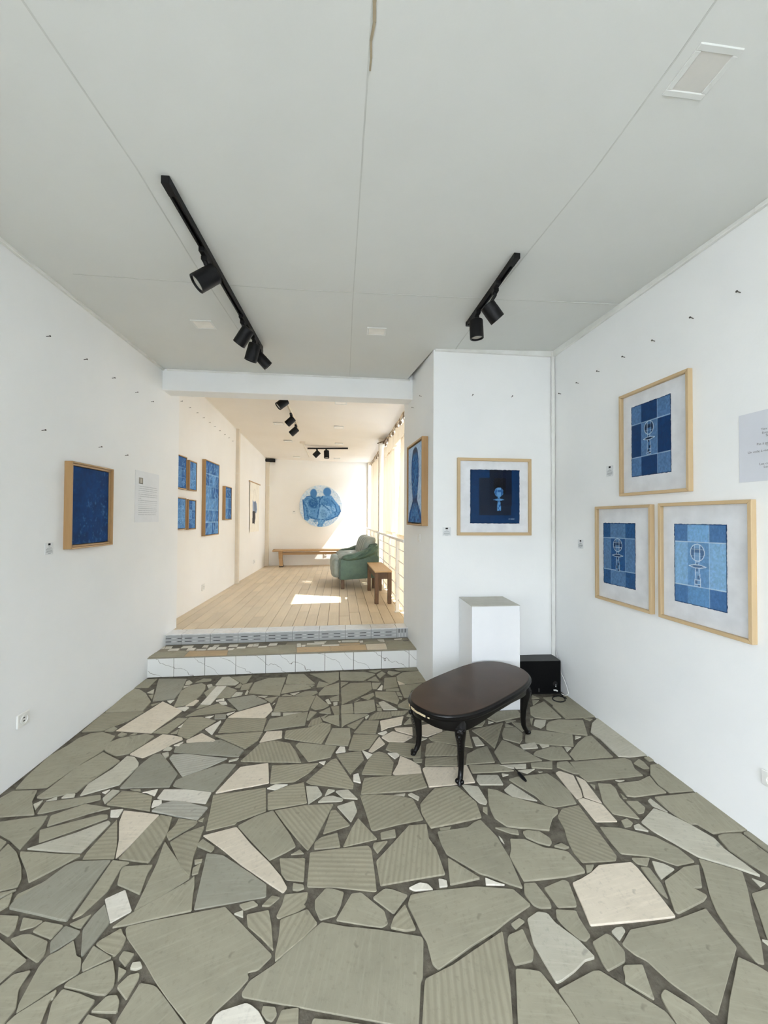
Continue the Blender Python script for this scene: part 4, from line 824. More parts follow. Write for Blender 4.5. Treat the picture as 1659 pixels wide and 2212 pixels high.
def float_frame(label, wn, s0, s1, z0, z1, d, art_fn, fw=.016, inset_=.010, px='oak_x', pz='oak_z', group=None, rec=.012):
    W_, Hh = s1-s0, z1-z0
    t = wthing('framed_painting', label, 'picture', wn, s0, z0, 0, group)
    frame_rails(t, W_, Hh, fw, d, px, pz)
    m = MB(); m.box((fw-.002, -.006, fw-.002), (W_-fw+.002, -.001, Hh-fw+.002)); m.build('backing', M['black_wood'], t)
    g = fw+inset_
    m = MB(); m.box((g, -d+rec+.001, g), (W_-g, -.006, Hh-g)); m.build('canvas_edge', M['canvas_blue'], t)
    A = art_fn(W_-2*g, Hh-2*g); A.build('canvas', t, y=-d+rec, x0=g, z0=g)
    return t
M['canvas_blue'] = simple('canvas_edge_blue', (20, 56, 100), .8)
def deep_blue(W_, Hh):
    A = Art(W_, Hh, 70, 105, (14, 56, 108)); A.mottle(.16, 10); f = A.field(26); g = A.field(60); h = A.field(4)
    k = np.clip((f*.55+g*.45-.60)*3.2, 0, 1)*np.clip((h+.75*(A.X/W_)-.25*(A.Y/Hh)-.35)*1.6, 0, 1)
    A.put(k, (86, 142, 186), .75); return A
t = float_frame('deep framed dark blue painting alone on the left wall', 'left', .438, .886, 1.285, 1.867, .050, deep_blue, fw=.011, inset_=.019, rec=.022)
m = MB(); g = .0115; w_ = .448
for a, b in (((g, -.034, g), (w_-g, -.004, .024)), ((g, -.034, .582-.024), (w_-g, -.004, .582-g)), ((g, -.034, g), (.022, -.004, .582-g)), ((w_-.022, -.034, g), (w_-g, -.004, .582-g))): m.box(a, b)
m.build('inner_slip', M['oak_x'], t)
def fish(W_, Hh):
    A = Art(W_, Hh, 74, 104, (176, 200, 226)); A.mottle(.10, 40)
    A.put(np.clip((A.field(50)-.62)*4, 0, 1), (120, 158, 200), .7)
    L_ = []; Rr = []
    prof = [(.97, .01), (.95, .12), (.89, .19), (.80, .24), (.64, .26), (.52, .24), (.42, .20), (.34, .165), (.28, .16), (.22, .24), (.15, .36), (.09, .43), (.0, .49)]
    cx = .50
    for v_, hw in prof: L_.append((W_*(cx-hw), Hh*v_)); Rr.append((W_*(cx+hw), Hh*v_))
    A.poly(L_+Rr[::-1], (30, 84, 146)); P2 = [(W_*cx+(x-W_*cx)*.72, y) for x, y in L_+Rr[::-1]]
    A.poly(P2, (44, 106, 170), .8)
    body = np.zeros(A.X.shape)
    B = Art(W_, Hh, 74, 104, (0, 0, 0)); B.poly(L_+Rr[::-1], (1, 1, 1)); body = B.C[..., 0]
    A.put(body*np.clip((A.field(34)-.56)*4, 0, 1), (112, 166, 212), .55); A.put(body*np.clip((A.field(30)-.58)*4, 0, 1), (12, 44, 92), .7)
    A.put(body*np.exp(-((A.Y/Hh-.93)/.05)**2), (70, 66, 74), .7); A.put(body*np.exp(-((A.Y/Hh-.28)/.06)**2), (22, 42, 78), .7)
    for i in range(9):
        x = W_*(cx-.36+.09*i); A.line([(W_*(cx-.09+.0225*i), Hh*.24), (x, 0)], (140, 186, 224), .003, .6)
    A.line(L_, (16, 44, 84), .004, .8); A.line(Rr, (16, 44, 84), .004, .8); return A
float_frame('framed blue fish painting on the side of the opening', 'side', .122, .712, 1.43, 2.25, .058, fish, fw=.018, inset_=.012)
def tilework(seed, oval=False, rows=3, cols=2):
    def fn(W_, Hh):
        r_ = np.random.default_rng(seed); A = Art(W_, Hh, 44, 66, (62, 112, 168)); base_ = [(52, 100, 158), (74, 126, 182), (44, 92, 150), (92, 142, 194)]
        for j in range(rows):
            for i in range(cols):
                A.rect(W_*i/cols, Hh*j/rows, W_*(i+1)/cols, Hh*(j+1)/rows, base_[int(r_.integers(0, 4))])
                for k in range(3):
                    p = [(W_*(i+r_.random())/cols, Hh*(j+r_.random())/rows) for q in range(3)]
                    A.poly(p, base_[int(r_.integers(0, 4))], .7); A.line(p, (136, 178, 216), W_*.012, .6)
        for j in range(1, rows): A.line([(0, Hh*j/rows), (W_, Hh*j/rows)], (150, 188, 220), W_*.012, .8)
        for i in range(1, cols): A.line([(W_*i/cols, 0), (W_*i/cols, Hh)], (130, 172, 212), W_*.01, .6)
        if oval:
            for q in (.42, .32, .22): A.ring(W_*.5, Hh*.45, W_*q, Hh*q*.8, (138, 182, 220), W_*.014, .7)
            A.ell(W_*.5, Hh*.45, W_*.12, Hh*.12, (120, 166, 210), .5)
        A.mottle(.14, 22); return A
    return fn
gb = 'blue tile-pattern paintings in the back room'
bp = dict(d=.05, fw=.012, inset_=.006, px='oak_x', pz='oak_z', group=gb, rec=.006)
float_frame('upper left of four small blue tile paintings in the back room', 'back', .335, .61, 1.835, 2.235, art_fn=tilework(1), **bp)
float_frame('upper right of four small blue paintings, with pale rings', 'back', .69, .93, 1.838, 2.217, art_fn=tilework(2, True), **bp)
float_frame('lower left of four small blue paintings, with an oval face', 'back', .325, .60, 1.35, 1.735, art_fn=tilework(3, True), **bp)
float_frame('lower right of four small blue tile paintings in the back room', 'back', .67, .915, 1.343, 1.725, art_fn=tilework(4), **bp)
float_frame('tall blue tile painting, the largest on the back left wall', 'back', 1.24, 1.82, 1.236, 2.31, art_fn=tilework(5, False, 6, 4), **bp)
float_frame('single small blue painting right of the tall one, by the beige column', 'back', 2.13, 2.48, 1.46, 2.01, art_fn=tilework(6, False, 3, 2), **bp)

# round painting
A = Art(1.08, 1.08, 110, 110, (206, 216, 224)); cx = .54
A.mottle(.05, 30); A.put(np.clip((A.field(46)-.5)*3, 0, 1), (150, 186, 216), .6)
BL, MB_, DB, PB = (96, 146, 196), (74, 124, 178), (40, 90, 146), (152, 190, 222)
sc_ = 1.08/1072.
P_ = lambda *q: [((x-292)*sc_, (1290-y)*sc_) for x, y in q]
A.poly(P_((380,600),(470,520),(580,500),(800,520),(880,490),(1090,480),(1180,600),(1290,740),(1330,880),(1250,1010),(1080,1100),(940,1130),(860,1280),(750,1270),(760,1100),(560,1070),(500,1130),(430,1100),(400,800)), BL)
for c_, r_, col in ((P_((645, 430))[0], (84, 112), MB_), (P_((985, 390))[0], (100, 112), MB_)): A.ell(c_[0], c_[1], r_[0]*sc_, r_[1]*sc_, col, 1, .25)
A.ell(*P_((645, 680))[0], 120*sc_, 120*sc_, DB, .9, .4); A.ell(*P_((990, 660))[0], 130*sc_, 110*sc_, MB_, .9, .4); A.ell(*P_((905, 960))[0], 80*sc_, 100*sc_, DB, .9, .5)
A.poly(P_((870,700),(800,800),(770,1060),(860,1090),(1000,1020),(1080,940),(980,800)), PB, .55)
A.poly(P_((430,630),(520,800),(540,960),(560,900),(510,760),(460,640)), PB, .8); A.poly(P_((920,720),(1060,760),(1110,930),(1060,960),(1040,820),(930,760)), PB, .8); A.poly(P_((1110,740),(1200,810),(1200,880),(1130,850)), PB, .8)
for ln in (((400,660),(480,800),(500,1000),(520,1050)), ((800,560),(790,760),(760,900),(740,1040)), ((530,660),(570,760),(690,800),(740,760)), ((380,600),(400,800),(430,1090)), ((1290,740),(1325,880),(1250,1010)), ((860,700),(950,780),(1060,860)), ((1090,600),(1190,720),(1230,860),(1190,960)), ((540,1010),(640,1070),(740,1085)), ((860,1090),(960,1110),(1120,1060),(1240,1000)), ((880,500),(820,570),(790,640)), ((470,520),(580,500),(640,560),(800,535))):
    A.line(P_(*ln), DB, .014, .85)
for x in range(520, 1100, 70): A.line(P_((x, 1100), (x+90, 1260)), (140, 184, 220), .006, .8); A.line(P_((x+110, 1090), (x, 1240)), (140, 184, 220), .006, .7)
fg = P_((380,600),(470,520),(800,500),(1090,480),(1180,600),(1330,880),(1080,1100),(860,1280),(750,1270),(560,1070),(430,1100),(400,800))
B = Art(1.08, 1.08, 110, 110, (0, 0, 0)); B.poly(fg, (1, 1, 1)); k = B.C[..., 0]
A.put(k*np.clip((A.field(50)-.6)*4, 0, 1), (130, 176, 214), .5); A.put(k*np.clip((A.field(44)-.62)*4, 0, 1), (38, 86, 142), .5)
t = wthing('round_painting', 'large round blue painting of two seated figures on the far wall', 'picture', 'far', .815, 1.257, 0)
m = MB(); ring = lambda r_, y: [(.54+r_*math.cos(2*math.pi*i/64), y, .54+r_*math.sin(2*math.pi*i/64)) for i in range(64)]
m.loft([ring(.535, 0), ring(.54, -.012), ring(.54, -.03), ring(.536, -.033)]); m.build('stretcher_edge', M['paper'], t, smooth=True)
A.build('canvas', t, y=-.0345, disc=True)
# banner
A = Art(.84, 1.06, 64, 80, (236, 230, 216)); A.mottle(.03, 12)
G = lambda *q: [((x-905)/110*.84, (1450-y)/545*1.06) for x, y in q]
A.poly(G((935,1095),(955,1120),(965,1100),(985,1130),(990,1200),(980,1245),(955,1215),(935,1220)), (150, 164, 186)); A.poly(G((950,1120),(975,1110),(985,1200),(970,1240),(955,1215)), (120, 132, 152)); A.poly(G((935,1215),(970,1225),(968,1300),(958,1362),(932,1355),(933,1290)), (74, 72, 74))
A.line(G((945,1095),(944,1010),(958,970),(968,1010),(966,1100)), (196, 190, 180), .006, .9); A.line(G((950,1080),(958,980)), (204, 198, 188), .005, .8)
t = wthing('wall_banner', 'cloth banner of a standing figure hanging from a wooden rod', 'banner', 'back', 3.86, 1.19, 0)
A.build('cloth', t, y=-.016, warp=lambda X, Y: (X+.01*np.sin(Y*7), Y))
m = MB(); m.tube([(-.06, -.016, 1.062), (.93, -.016, 1.062)], .013, 8); m.build('rod', M['oak_x'], t, smooth=True)

# ------------------------------------------------------------------ printed sheets and little labels
def sheet_lines(A, rows, x0, x1, c, a=.6, dash=24):
    r_ = np.random.default_rng(int(x0*1000)+len(rows))
    for y, e in rows:
        A.rect(x0, y-.0026, x0+(x1-x0)*e, y+.0026, c, a)
        for k in range(dash):
            if r_.random() < .35: xx = x0+(x1-x0)*r_.random(); A.rect(xx, y-.004, xx+.004, y+.004, (226, 227, 228), .8)
t = wthing('info_sheet', 'laminated text sheet on the left wall beside the blue painting', 'sheet', 'left', 1.272, 1.452, 0)
A = Art(.415, .46, 90, 150, (226, 228, 230)); A.mottle(.015, 5)
A.rect(.055, .345, .125, .400, (150, 146, 136)); A.rect(.08, .352, .10, .39, (196, 190, 178)); A.rect(.055, .345, .125, .349, (110, 106, 98))
rows = [(.322-.0178*i, [.98, 1, .96, .94, 1, .97][i]) for i in range(6)]+[(.2152, .13)]+[(.197-.0182*i, [.99, 1, .98, .96, .97, 1, .95, .92][i]) for i in range(8)]
sheet_lines(A, rows, .05, .385, (176, 180, 184), .7)
m = MB(); m.box((0, -.0035, 0), (.415, -.0005, .46)); m.build('laminate', M['paper'], t)
A.build('printed_face', t, 'printed', y=-.0042)
# large sheet on the right, cut by the frame edge: only its left lines are seen
t = wthing('poem_sheet', 'grey poem sheet at the right edge of the right wall', 'sheet', 'right', 1.585, 1.682, 0)
m = MB(); m.box((0, -.003, 0), (.50, -.0005, .330)); m.build('board', M['paper_grey'], t)
def text(parent, body, x, z, size, mat, y=-.0036):
    c = bpy.data.curves.new('printed_line', 'FONT'); c.body = body; c.size = size; c.extrude = .0001
    o = bpy.data.objects.new('printed_line', c); COL.objects.link(o); bpy.context.view_layer.update()
    me = bpy.data.meshes.new_from_object(o.evaluated_get(bpy.context.evaluated_depsgraph_get())); bpy.data.objects.remove(o); o = link('printed_line', me, parent)
    o.location = (x, y, z); o.rotation_euler = (R(90), 0, 0); me.materials.clear(); me.materials.append(M[mat]); return o
for px, z, body in ((.098, .237, 'Ten ate'), (.102, .219, 'Entre'), (.118, .205, 'Se'), (.079, .170, 'Pas à pas'), (.118, .158, 'Tu'), (.040, .136, 'Un voile à mesdem'), (.090, .075, 'Les coul'), (.108, .060, 'Les')):
    text(t, body, px, z, .0155, 'ink')
LAB = [('left', .288, 1.262, .064, .075, 'small white caption card left of the dark blue painting'),
       ('right', .667, 1.807, .068, .078, 'small caption card left of the upper framed print'),
       ('right', .341, 1.262, .064, .072, 'small caption card left of the lower left framed print'),
       ('end', .083, 1.346, .074, .077, 'small caption card left of the near-black navy print')]
for wn, s_, z, W_, Hh, lab in LAB:
    t = wthing('caption_card', lab, 'card', wn, s_, z, 0, 'caption cards beside the pictures')
    A = Art(W_, Hh, 28, 30, (218, 220, 220))
    A.rect(W_*.36, Hh*.76, W_*.66, Hh*.94, (22, 22, 24))
    for y, e in ((.64, .2), (.56, .6), (.44, .85), (.36, .8), (.28, .7), (.2, .9), (.1, .4)): A.rect(W_*(.5-e/2), Hh*y-.0014, W_*(.5+e/2), Hh*y+.0014, (140, 144, 146))
    m = MB(); m.box((0, -.0025, 0), (W_, -.0005, Hh)); m.build('card', M['paper'], t); A.build('printed_face', t, 'printed', y=-.003)
t = wthing('caption_card', 'tiny white caption card beside the round painting', 'card', 'far', .645, 1.592, 0, 'caption cards beside the pictures')
m = MB(); m.box((0, -.004, 0), (.085, -.0005, .085)); m.build('card', M['plastic'], t); m = MB(); m.box((.03, -.005, .05), (.052, -.004, .07)); m.build('printed_mark', M['ink'], t)
# ------------------------------------------------------------------ nails, sockets, switch
def nail_proto():
    t = thing('wall_nail', '', 'nail')
    m = MB(); m.tube([(0, -.0005, 0), (0, -.022, .004)], .0022, 6); m.build('shank', M['nail'], t)
    m = MB(); m.tube([(0, -.021, .0038), (0, -.024, .0042)], .0055, 8); m.build('head', M['nail'], t); return t
nail0 = nail_proto(); first = [True]
ORD = ['first', 'second', 'third', 'fourth', 'fifth', 'sixth', 'seventh', 'eighth', 'ninth', 'tenth']
NAILS = [('left', '%s bare nail from the camera, top row on the left wall', 'bare nails in the left wall', [(.269, 2.608), (.604, 2.603), (.926, 2.589), (1.254, 2.583), (1.52, 2.582)]),
         ('left', '%s bare nail from the camera, lower row on the left wall', 'bare nails in the left wall', [(.247, 2.022), (.779, 2.018), (1.117, 2.011)]),
         ('right', '%s bare nail from the far corner, high on the right wall', 'bare nails in the right wall', [(.113, 2.594), (.353, 2.604), (.596, 2.607), (.848, 2.611), (1.094, 2.61), (1.349, 2.621), (1.597, 2.621)]),
         ('end', '%s bare nail from the left on the end wall, above the navy print', 'bare nails in the end wall', [(.348, 2.584), (.711, 2.586)]),
         ('side', '%s bare nail from the camera above the fish painting', 'bare nails above the fish painting', [(.492, 2.685), (.19, 2.658)]),
         ('back', '%s bare nail from the opening, high on the back room left wall', 'bare nails in the back room', [(.516, 2.897), (.764, 2.889), (1.006, 2.89), (1.24, 2.883), (1.476, 2.876), (1.693, 2.867), (1.927, 2.857), (2.18, 2.853), (2.404, 2.846), (2.617, 2.834)])]
for wn, lab, grp, lst in NAILS:
    for i, (s_, z) in enumerate(lst):
        o = nail0 if first[0] else copy_tree(nail0); first[0] = False
        l, r_ = wall_pos(wn, s_, z); o.location = l; o.rotation_euler = (0, 0, r_); o['label'] = lab % ORD[i]; o['group'] = grp
def socket(label, wn, s_, z, W_=.08, Hh=.08, holes=True):
    t = wthing('wall_socket', label, 'socket', wn, s_, z, 0, 'white wall sockets')
    m = MB(); m.box((0, -.011, 0), (W_, 0, Hh)); m.build('plate', M['plastic'], t, bevel=.003)
    m = MB(); c = (W_/2, Hh/2); n = 24
    rg = lambda r_, y: [(c[0]+r_*math.cos(2*math.pi*i/n), y, c[1]+r_*math.sin(2*math.pi*i/n)) for i in range(n)]
    k = min(W_, Hh)*.33
    m.loft([rg(k, -.0112), rg(k, -.016), rg(k*.88, -.016), rg(k*.85, -.0115)], cap0=False); m.build('round_insert', M['plastic'], t, smooth=True)
    m = MB()
    for q in (-.011, .011): m.box((c[0]-.006, -.0125, c[1]+q*.8-.003), (c[0]+.006, -.0112, c[1]+q*.8+.003))
    m.build('pin_holes', M['dark'], t)
socket('white wall socket low on the left wall of the front room', 'left', .103, .298, .084, .076)
socket('white wall socket cut off by the right edge of the picture', 'right', 1.673, .277, .09, .07)
socket('white wall socket on the back room wall, below the small paintings', 'back', 1.27, .47, .10, .09)
socket('white wall socket low under the cloth banner', 'back', 4.28, .49, .10, .09)
socket('white wall socket under the long bench', 'far', 1.44, .515, .08, .08)
t = wthing('light_switch', 'slim white switch plate under the fish painting', 'switch', 'side', .372, 1.27)
m = MB(); m.box((0, -.008, 0), (.085, 0, .075)); m.build('plate', M['plastic'], t, bevel=.002); m = MB(); m.box((.02, -.012, .015), (.065, -.008, .06)); m.build('rocker', M['plastic'], t, bevel=.002)

# ------------------------------------------------------------------ ceiling lights
def clight(label, x, y, z, sx, sy, rot, frame, dif, rec=False):
    t = thing('ceiling_light', label, 'ceiling light', (x, y, z), rot, 'flat square ceiling lights')
    m = MB(); fx = .014 if not rec else .02
    for a, b in (((-sx/2, -sy/2), (sx/2, -sy/2+fx)), ((-sx/2, sy/2-fx), (sx/2, sy/2)), ((-sx/2, -sy/2+fx), (-sx/2+fx, sy/2-fx)), ((sx/2-fx, -sy/2+fx), (sx/2, sy/2-fx))):
        m.box((a[0], a[1], -.007), (b[0], b[1], .001))
    m.build('frame', M[frame], t, bevel=.002)
    m = MB(); m.box((-sx/2+fx, -sy/2+fx, -.004), (sx/2-fx, sy/2-fx, -.0005)); m.build('diffuser', M[dif], t)
clight('square ceiling light near the camera, above the right wall', 1.042, 1.247, H+.003, .15, .15, R(6), 'ceil', 'diffuser', True)
clight('square ceiling light beside the long spotlight track', -1.386, 2.918, H, .155, .128, R(4), 'trim', 'diffuser_w')
clight('square ceiling light in the middle, in front of the beam', -.066, 3.014, H, .15, .122, R(4), 'trim', 'diffuser_w')
BLAB = ['square ceiling light just behind the beam, right of centre', 'square ceiling light right of the back spotlights, second from the beam', 'square ceiling light left of the back spotlights', 'square ceiling light left of the pale tube, further back', 'square ceiling light behind the short black track', 'faint square ceiling light at the far wall, left', 'faint square ceiling light at the far wall, right']
for lab, (x, y) in zip(BLAB, ((-.575, 5.03), (-.755, 6.34), (-1.766, 6.40), (-1.919, 7.66), (-.905, 7.65), (-2.121, 9.29), (-1.159, 9.40))):
    clight(lab, x, y, zc(x, y)-.006, .16, .15, R(6), 'trim', 'diffuser_w')

# ------------------------------------------------------------------ spotlight tracks
def track(label, a, b, z, wd, hgt, mat='black', hollow=True):
    a = Vector((*a, 0)); b = Vector((*b, 0)); L_ = (b-a).length; ang = math.atan2((b-a).y, (b-a).x)
    t = thing('spotlight_track', label, 'track', (a.x, a.y, z), ang, 'ceiling spotlight tracks')
    m = MB(); w2 = wd/2; g = wd*.22
    m.box((0, -w2, -hgt), (L_, -g, 0)); m.box((0, g, -hgt), (L_, w2, 0)); m.box((0, -g, -hgt*.45), (L_, g, 0))
    m.build('rail', M[mat], t, bevel=.0015)
    m = MB(); m.box((-.004, -w2-.001, -hgt-.001), (.07, w2+.001, .0)); m.build('end_cap', M[mat], t, bevel=.002)
    m = MB(); m.box((L_-.02, -w2-.001, -hgt-.001), (L_+.004, w2+.001, .0)); m.build('end_cap', M[mat], t, bevel=.002)
    return t
track('long black spotlight track on the left of the front ceiling', (-.953, 1.64), (-1.068, 3.29), H, .034, .034)
track('short black spotlight track on the right of the front ceiling', (.733, 2.113), (.626, 2.872), H, .034, .03)
def spot(label, tp, z, ctr, ax, r_=.042, L_=.115, face='lens', group='black track spotlights', k=1.0):
    t = thing('track_spotlight', label, 'spotlight', (tp[0], tp[1], z), 0, group)
    ax = Vector(ax).normalized(); c = Vector(ctr)-Vector((tp[0], tp[1], z))
    ta = math.atan2(1.0, -.07)
    m = MB(); Mx = Matrix.Rotation(ta, 4, 'Z'); m.box((-.055*k, -.015*k, -.028*k), (.055*k, .015*k, .0), Mx); m.box((-.02*k, -.016*k, -.05*k), (.026*k, .016*k, -.026*k), Mx)
    m.build('adapter', M['black'], t, bevel=.003)
    hin = c - ax*L_*.36
    m = MB(); m.tube([(0, 0, -.045*k), (0, 0, min(-.06*k, hin.z+.055*k)), tuple(hin)], [.011*k, .010*k, .010*k], 8); m.build('arm', M['black'], t, smooth=True)
    up = Vector((0, 0, 1)); a1 = ax.cross(up).normalized(); a2 = a1.cross(ax)
    rg = lambda rr, q: [c+ax*q+rr*(math.cos(2*math.pi*i/28)*a1+math.sin(2*math.pi*i/28)*a2) for i in range(28)]
    h = L_/2
    m = MB(); m.loft([rg(r_*.86, -h), rg(r_*.97, -h+.004), rg(r_, -h+.010), rg(r_, -h*.25), rg(r_*1.012, -h*.24), rg(r_*1.012, h), rg(r_*.84, h), rg(r_*.8, h-.012)], cap1=False)
    m.build('lamp_head', M['black'], t, smooth=True)
    m = MB(); m.loft([rg(r_*.82, h-.016), rg(r_*.8, h-.011), rg(r_*.5, h-.0095)]); m.build('lens', M[face], t)
spot('big spotlight nearest the camera, its pale lens visible', (-.985, 2.08), H-.03, (-.985, 2.095, 2.815), (-.62, -.30, -.62), .051, .128)
spot('spotlight second along the long track, turned to the left wall', (-1.028, 2.76), H-.03, (-1.02, 2.76, 2.81), (-.60, .22, -.72), .045, .135)
spot('spotlight third along the long track, tipped downwards', (-1.052, 3.08), H-.03, (-1.045, 3.02, 2.805), (-.30, .12, -.92), .047, .135)
spot('spotlight at the far end of the long track, turned to the right', (-1.06, 3.24), H-.03, (-1.02, 3.20, 2.815), (.62, .34, -.66), .042, .120)
spot('right-turned spotlight higher on the short track', (.684, 2.36), H-.028, (.676, 2.40, 2.80), (.62, .16, -.72), .047, .115)
spot('downward spotlight at the lower end of the short track', (.645, 2.69), H-.028, (.632, 2.63, 2.805), (.06, .05, -1), .046, .125)
track('white spotlight track on the back room ceiling', (-1.28, 4.75), (-1.55, 7.19), zc(-1.42, 6)-.0, .03, .026, 'column')
track('short black spotlight track across the far end of the ceiling', (-1.602, 8.026), (-.763, 8.0), 2.965, .032, .028)
spot('back room spotlight just behind the beam', (-1.29, 4.80), 3.07, (-1.275, 4.772, 2.925), (-.66, -.28, -.62), .052, .14, group='back room spotlights')
spot('back room spotlight on the white track, middle one', (-1.385, 5.68), 3.045, (-1.367, 5.557, 2.90), (-.66, -.1, -.66), .048, .135, group='back room spotlights')
spot('back room spotlight on the white track, farthest one', (-1.46, 6.32), 3.03, (-1.451, 6.146, 2.885), (-.68, -.1, -.66), .05, .14, group='back room spotlights')
spot('left spotlight on the short black track in the back room', (-1.408, 8.02), 2.94, (-1.414, 8.013, 2.835), (-.66, -.05, -.66), .055, .14, group='back room spotlights')
spot('right spotlight on the short black track in the back room', (-1.214, 8.015), 2.94, (-1.205, 8.005, 2.825), (.05, -.12, -1), .055, .16, group='back room spotlights')
m = MB(); m.tube([(-1.64, 7.70, zc(-1.64, 7.7)-.012), (-1.80, 9.22, zc(-1.8, 9.22)-.012)], .012, 8); m.box((-1.69, 7.66, zc(-1.64, 7.7)-.03), (-1.58, 7.72, zc(-1.64, 7.7)))
tag(m.build('conduit', M['column'], None, smooth=True), 'pale conduit on the back ceiling left of the short black track', 'conduit')
t = wthing('wall_lamp', 'black box lamp on top of the corner column at the far left', 'lamp', 'far', -.01, 2.885)
m = MB(); m.box((0, -.12, 0), (.235, -.01, .075)); m.build('housing', M['black'], t, bevel=.008)
m = MB(); m.box((.02, -.124, .02), (.215, -.12, .055)); m.build('front_grille', M['spk_top'], t)

# ------------------------------------------------------------------ plinth, speaker, cables
t = thing('plinth', 'tall white display plinth standing behind the coffee table', 'plinth', (.689, 3.005, 0), math.atan2(.035, .385))
m = MB(); m.box((0, 0, 0), (.388, .345, .812)); m.build('body', M['plinth'], t, bevel=.002)
m = MB(); m.box((-.001, -.001, .812), (.389, .346, .818)); m.build('top_board', M['plinth_top'], t, bevel=.001)
t = thing('speaker', 'black box loudspeaker on the floor in the right corner', 'speaker', (1.13, 3.275, 0), math.atan2(.02, .37))
m = MB(); m.box((0, 0, .012), (.385, .155, .288)); m.build('cabinet', M['spk'], t, bevel=.004)
m = MB(); m.box((.002, .002, .288), (.383, .153, .2915)); m.build('top_panel', M['spk_top'], t)
for x in (.03, .355):
    for y in (.03, .125):
        m = MB(); m.tube([(x, y, .004), (x, y, .013)], .012, 8); m.build('foot', M['spk'], t)
m = MB(); m.tube([(.335, -.003, .098), (.335, .002, .098)], .020, 16); m.build('control_knob', M['spk_top'], t)
for z in (.075, .088): m = MB(); m.ball((.338, -.004, z), .004, 8, 5); m.build('jack', M['plastic'], t)
m = MB(); m.tube([(.318, -.006, .046), (.335, -.010, .047), (.35, -.006, .038)], .006, 8); m.build('plug', M['plastic'], t, smooth=True)
m = MB(); m.box((.19, -.0015, .03), (.195, .001, .06)); m.build('badge', M['steel'], t)
m = MB(); pts = [(1.485, 3.268, .04), (1.50, 3.22, .018), (1.49, 3.17, .014), (1.44, 3.15, .012), (1.40, 3.18, .012), (1.42, 3.23, .014), (1.48, 3.25, .014), (1.525, 3.20, .014)]
cv = []
for i in range(len(pts)-1):
    p0, p1, p2, p3 = [Vector(pts[max(0, min(len(pts)-1, i+k))]) for k in (-1, 0, 1, 2)]
    for q in range(5):
        u = q/5; cv.append(.5*((2*p1)+(-p0+p2)*u+(2*p0-5*p1+4*p2-p3)*u*u+(-p0+3*p1-3*p2+p3)*u**3))
m.tube(cv, .0045, 6); tag(m.build('speaker_cable', M['black'], None, smooth=True), 'black cable looped on the floor beside the loudspeaker', 'cable')
m = MB(); cv = [(1.524, 3.40, .34), (1.525, 3.385, .22), (1.537, 3.31, .15), (1.543, 3.25, .09), (1.540, 3.215, .05), (1.523, 3.225, .028), (1.497, 3.255, .03)]
m.tube(cv, .0035, 6); tag(m.build('wall_cable', M['trim'], None, smooth=True), 'thin white cable running down the corner behind the loudspeaker', 'cable')
# small dropped tool
t = thing('hand_tool', 'small black-handled tool lying on the stones right of the table', 'tool', (.80, 2.245, .014), math.atan2(-.075, .02))
m = MB(); m.tube([(-.03, 0, 0), (-.02, 0, 0), (.02, 0, 0), (.045, 0, 0)], [.006, .010, .010, .006], 10); m.build('handle', M['black'], t, smooth=True)
m = MB(); m.tube([(-.075, .006, -.002), (-.03, 0, 0)], .0025, 6); m.build('shank', M['black'], t)

# ------------------------------------------------------------------ coffee table
t = thing('coffee_table', 'dark brown coffee table with rounded ends and black carved legs', 'table', (.60, 2.575, 0), R(41.8))
ta, tb, te = .515, .258, .29
def oval(d, z, n=72, zf=None):
    out = []
    for i in range(n):
        th = 2*math.pi*i/n; c, s_ = math.cos(th), math.sin(th)
        ex = 2/3.0; x = math.copysign(abs(c)**ex, c)*(ta-d); y = math.copysign(abs(s_)**(2/2.5), s_)*(tb-d)
        out.append((x, y, z if zf is None else zf(x, y)))
    return out
m = MB(); m.loft([oval(.016, .362), oval(.004, .366), oval(0, .373), oval(0, .380), oval(.006, .386), oval(.009, .387), oval(.010, .393), oval(.016, .399)], cap1=True)
m.build('top_edge', M['black_wood'], t, smooth=True)
m = MB(); m.loft([oval(.0165, .3985), oval(.018, .4006), oval(.022, .4012)], cap0=False); m.build('top', M['brown_top'], t, smooth=True)
feet = [(.382, .178), (-.382, .178), (-.382, -.178), (.382, -.178)]
def zb(x, y):
    d = min(math.hypot(x-a*.93, y-b*.95) for a, b in feet)
    return .322 - .036*max(0, 1-d/.26)**1.2
m = MB(); m.loft([oval(.045, 0, zf=zb), oval(.030, 0, zf=lambda x, y: zb(x, y)+.004), oval(.026, .34), oval(.030, .364)], cap0=False, cap1=False); m.loft([oval(.050, .364), oval(.052, 0, zf=zb)], cap0=False, cap1=False)
m.build('apron', M['black_wood'], t, smooth=True)
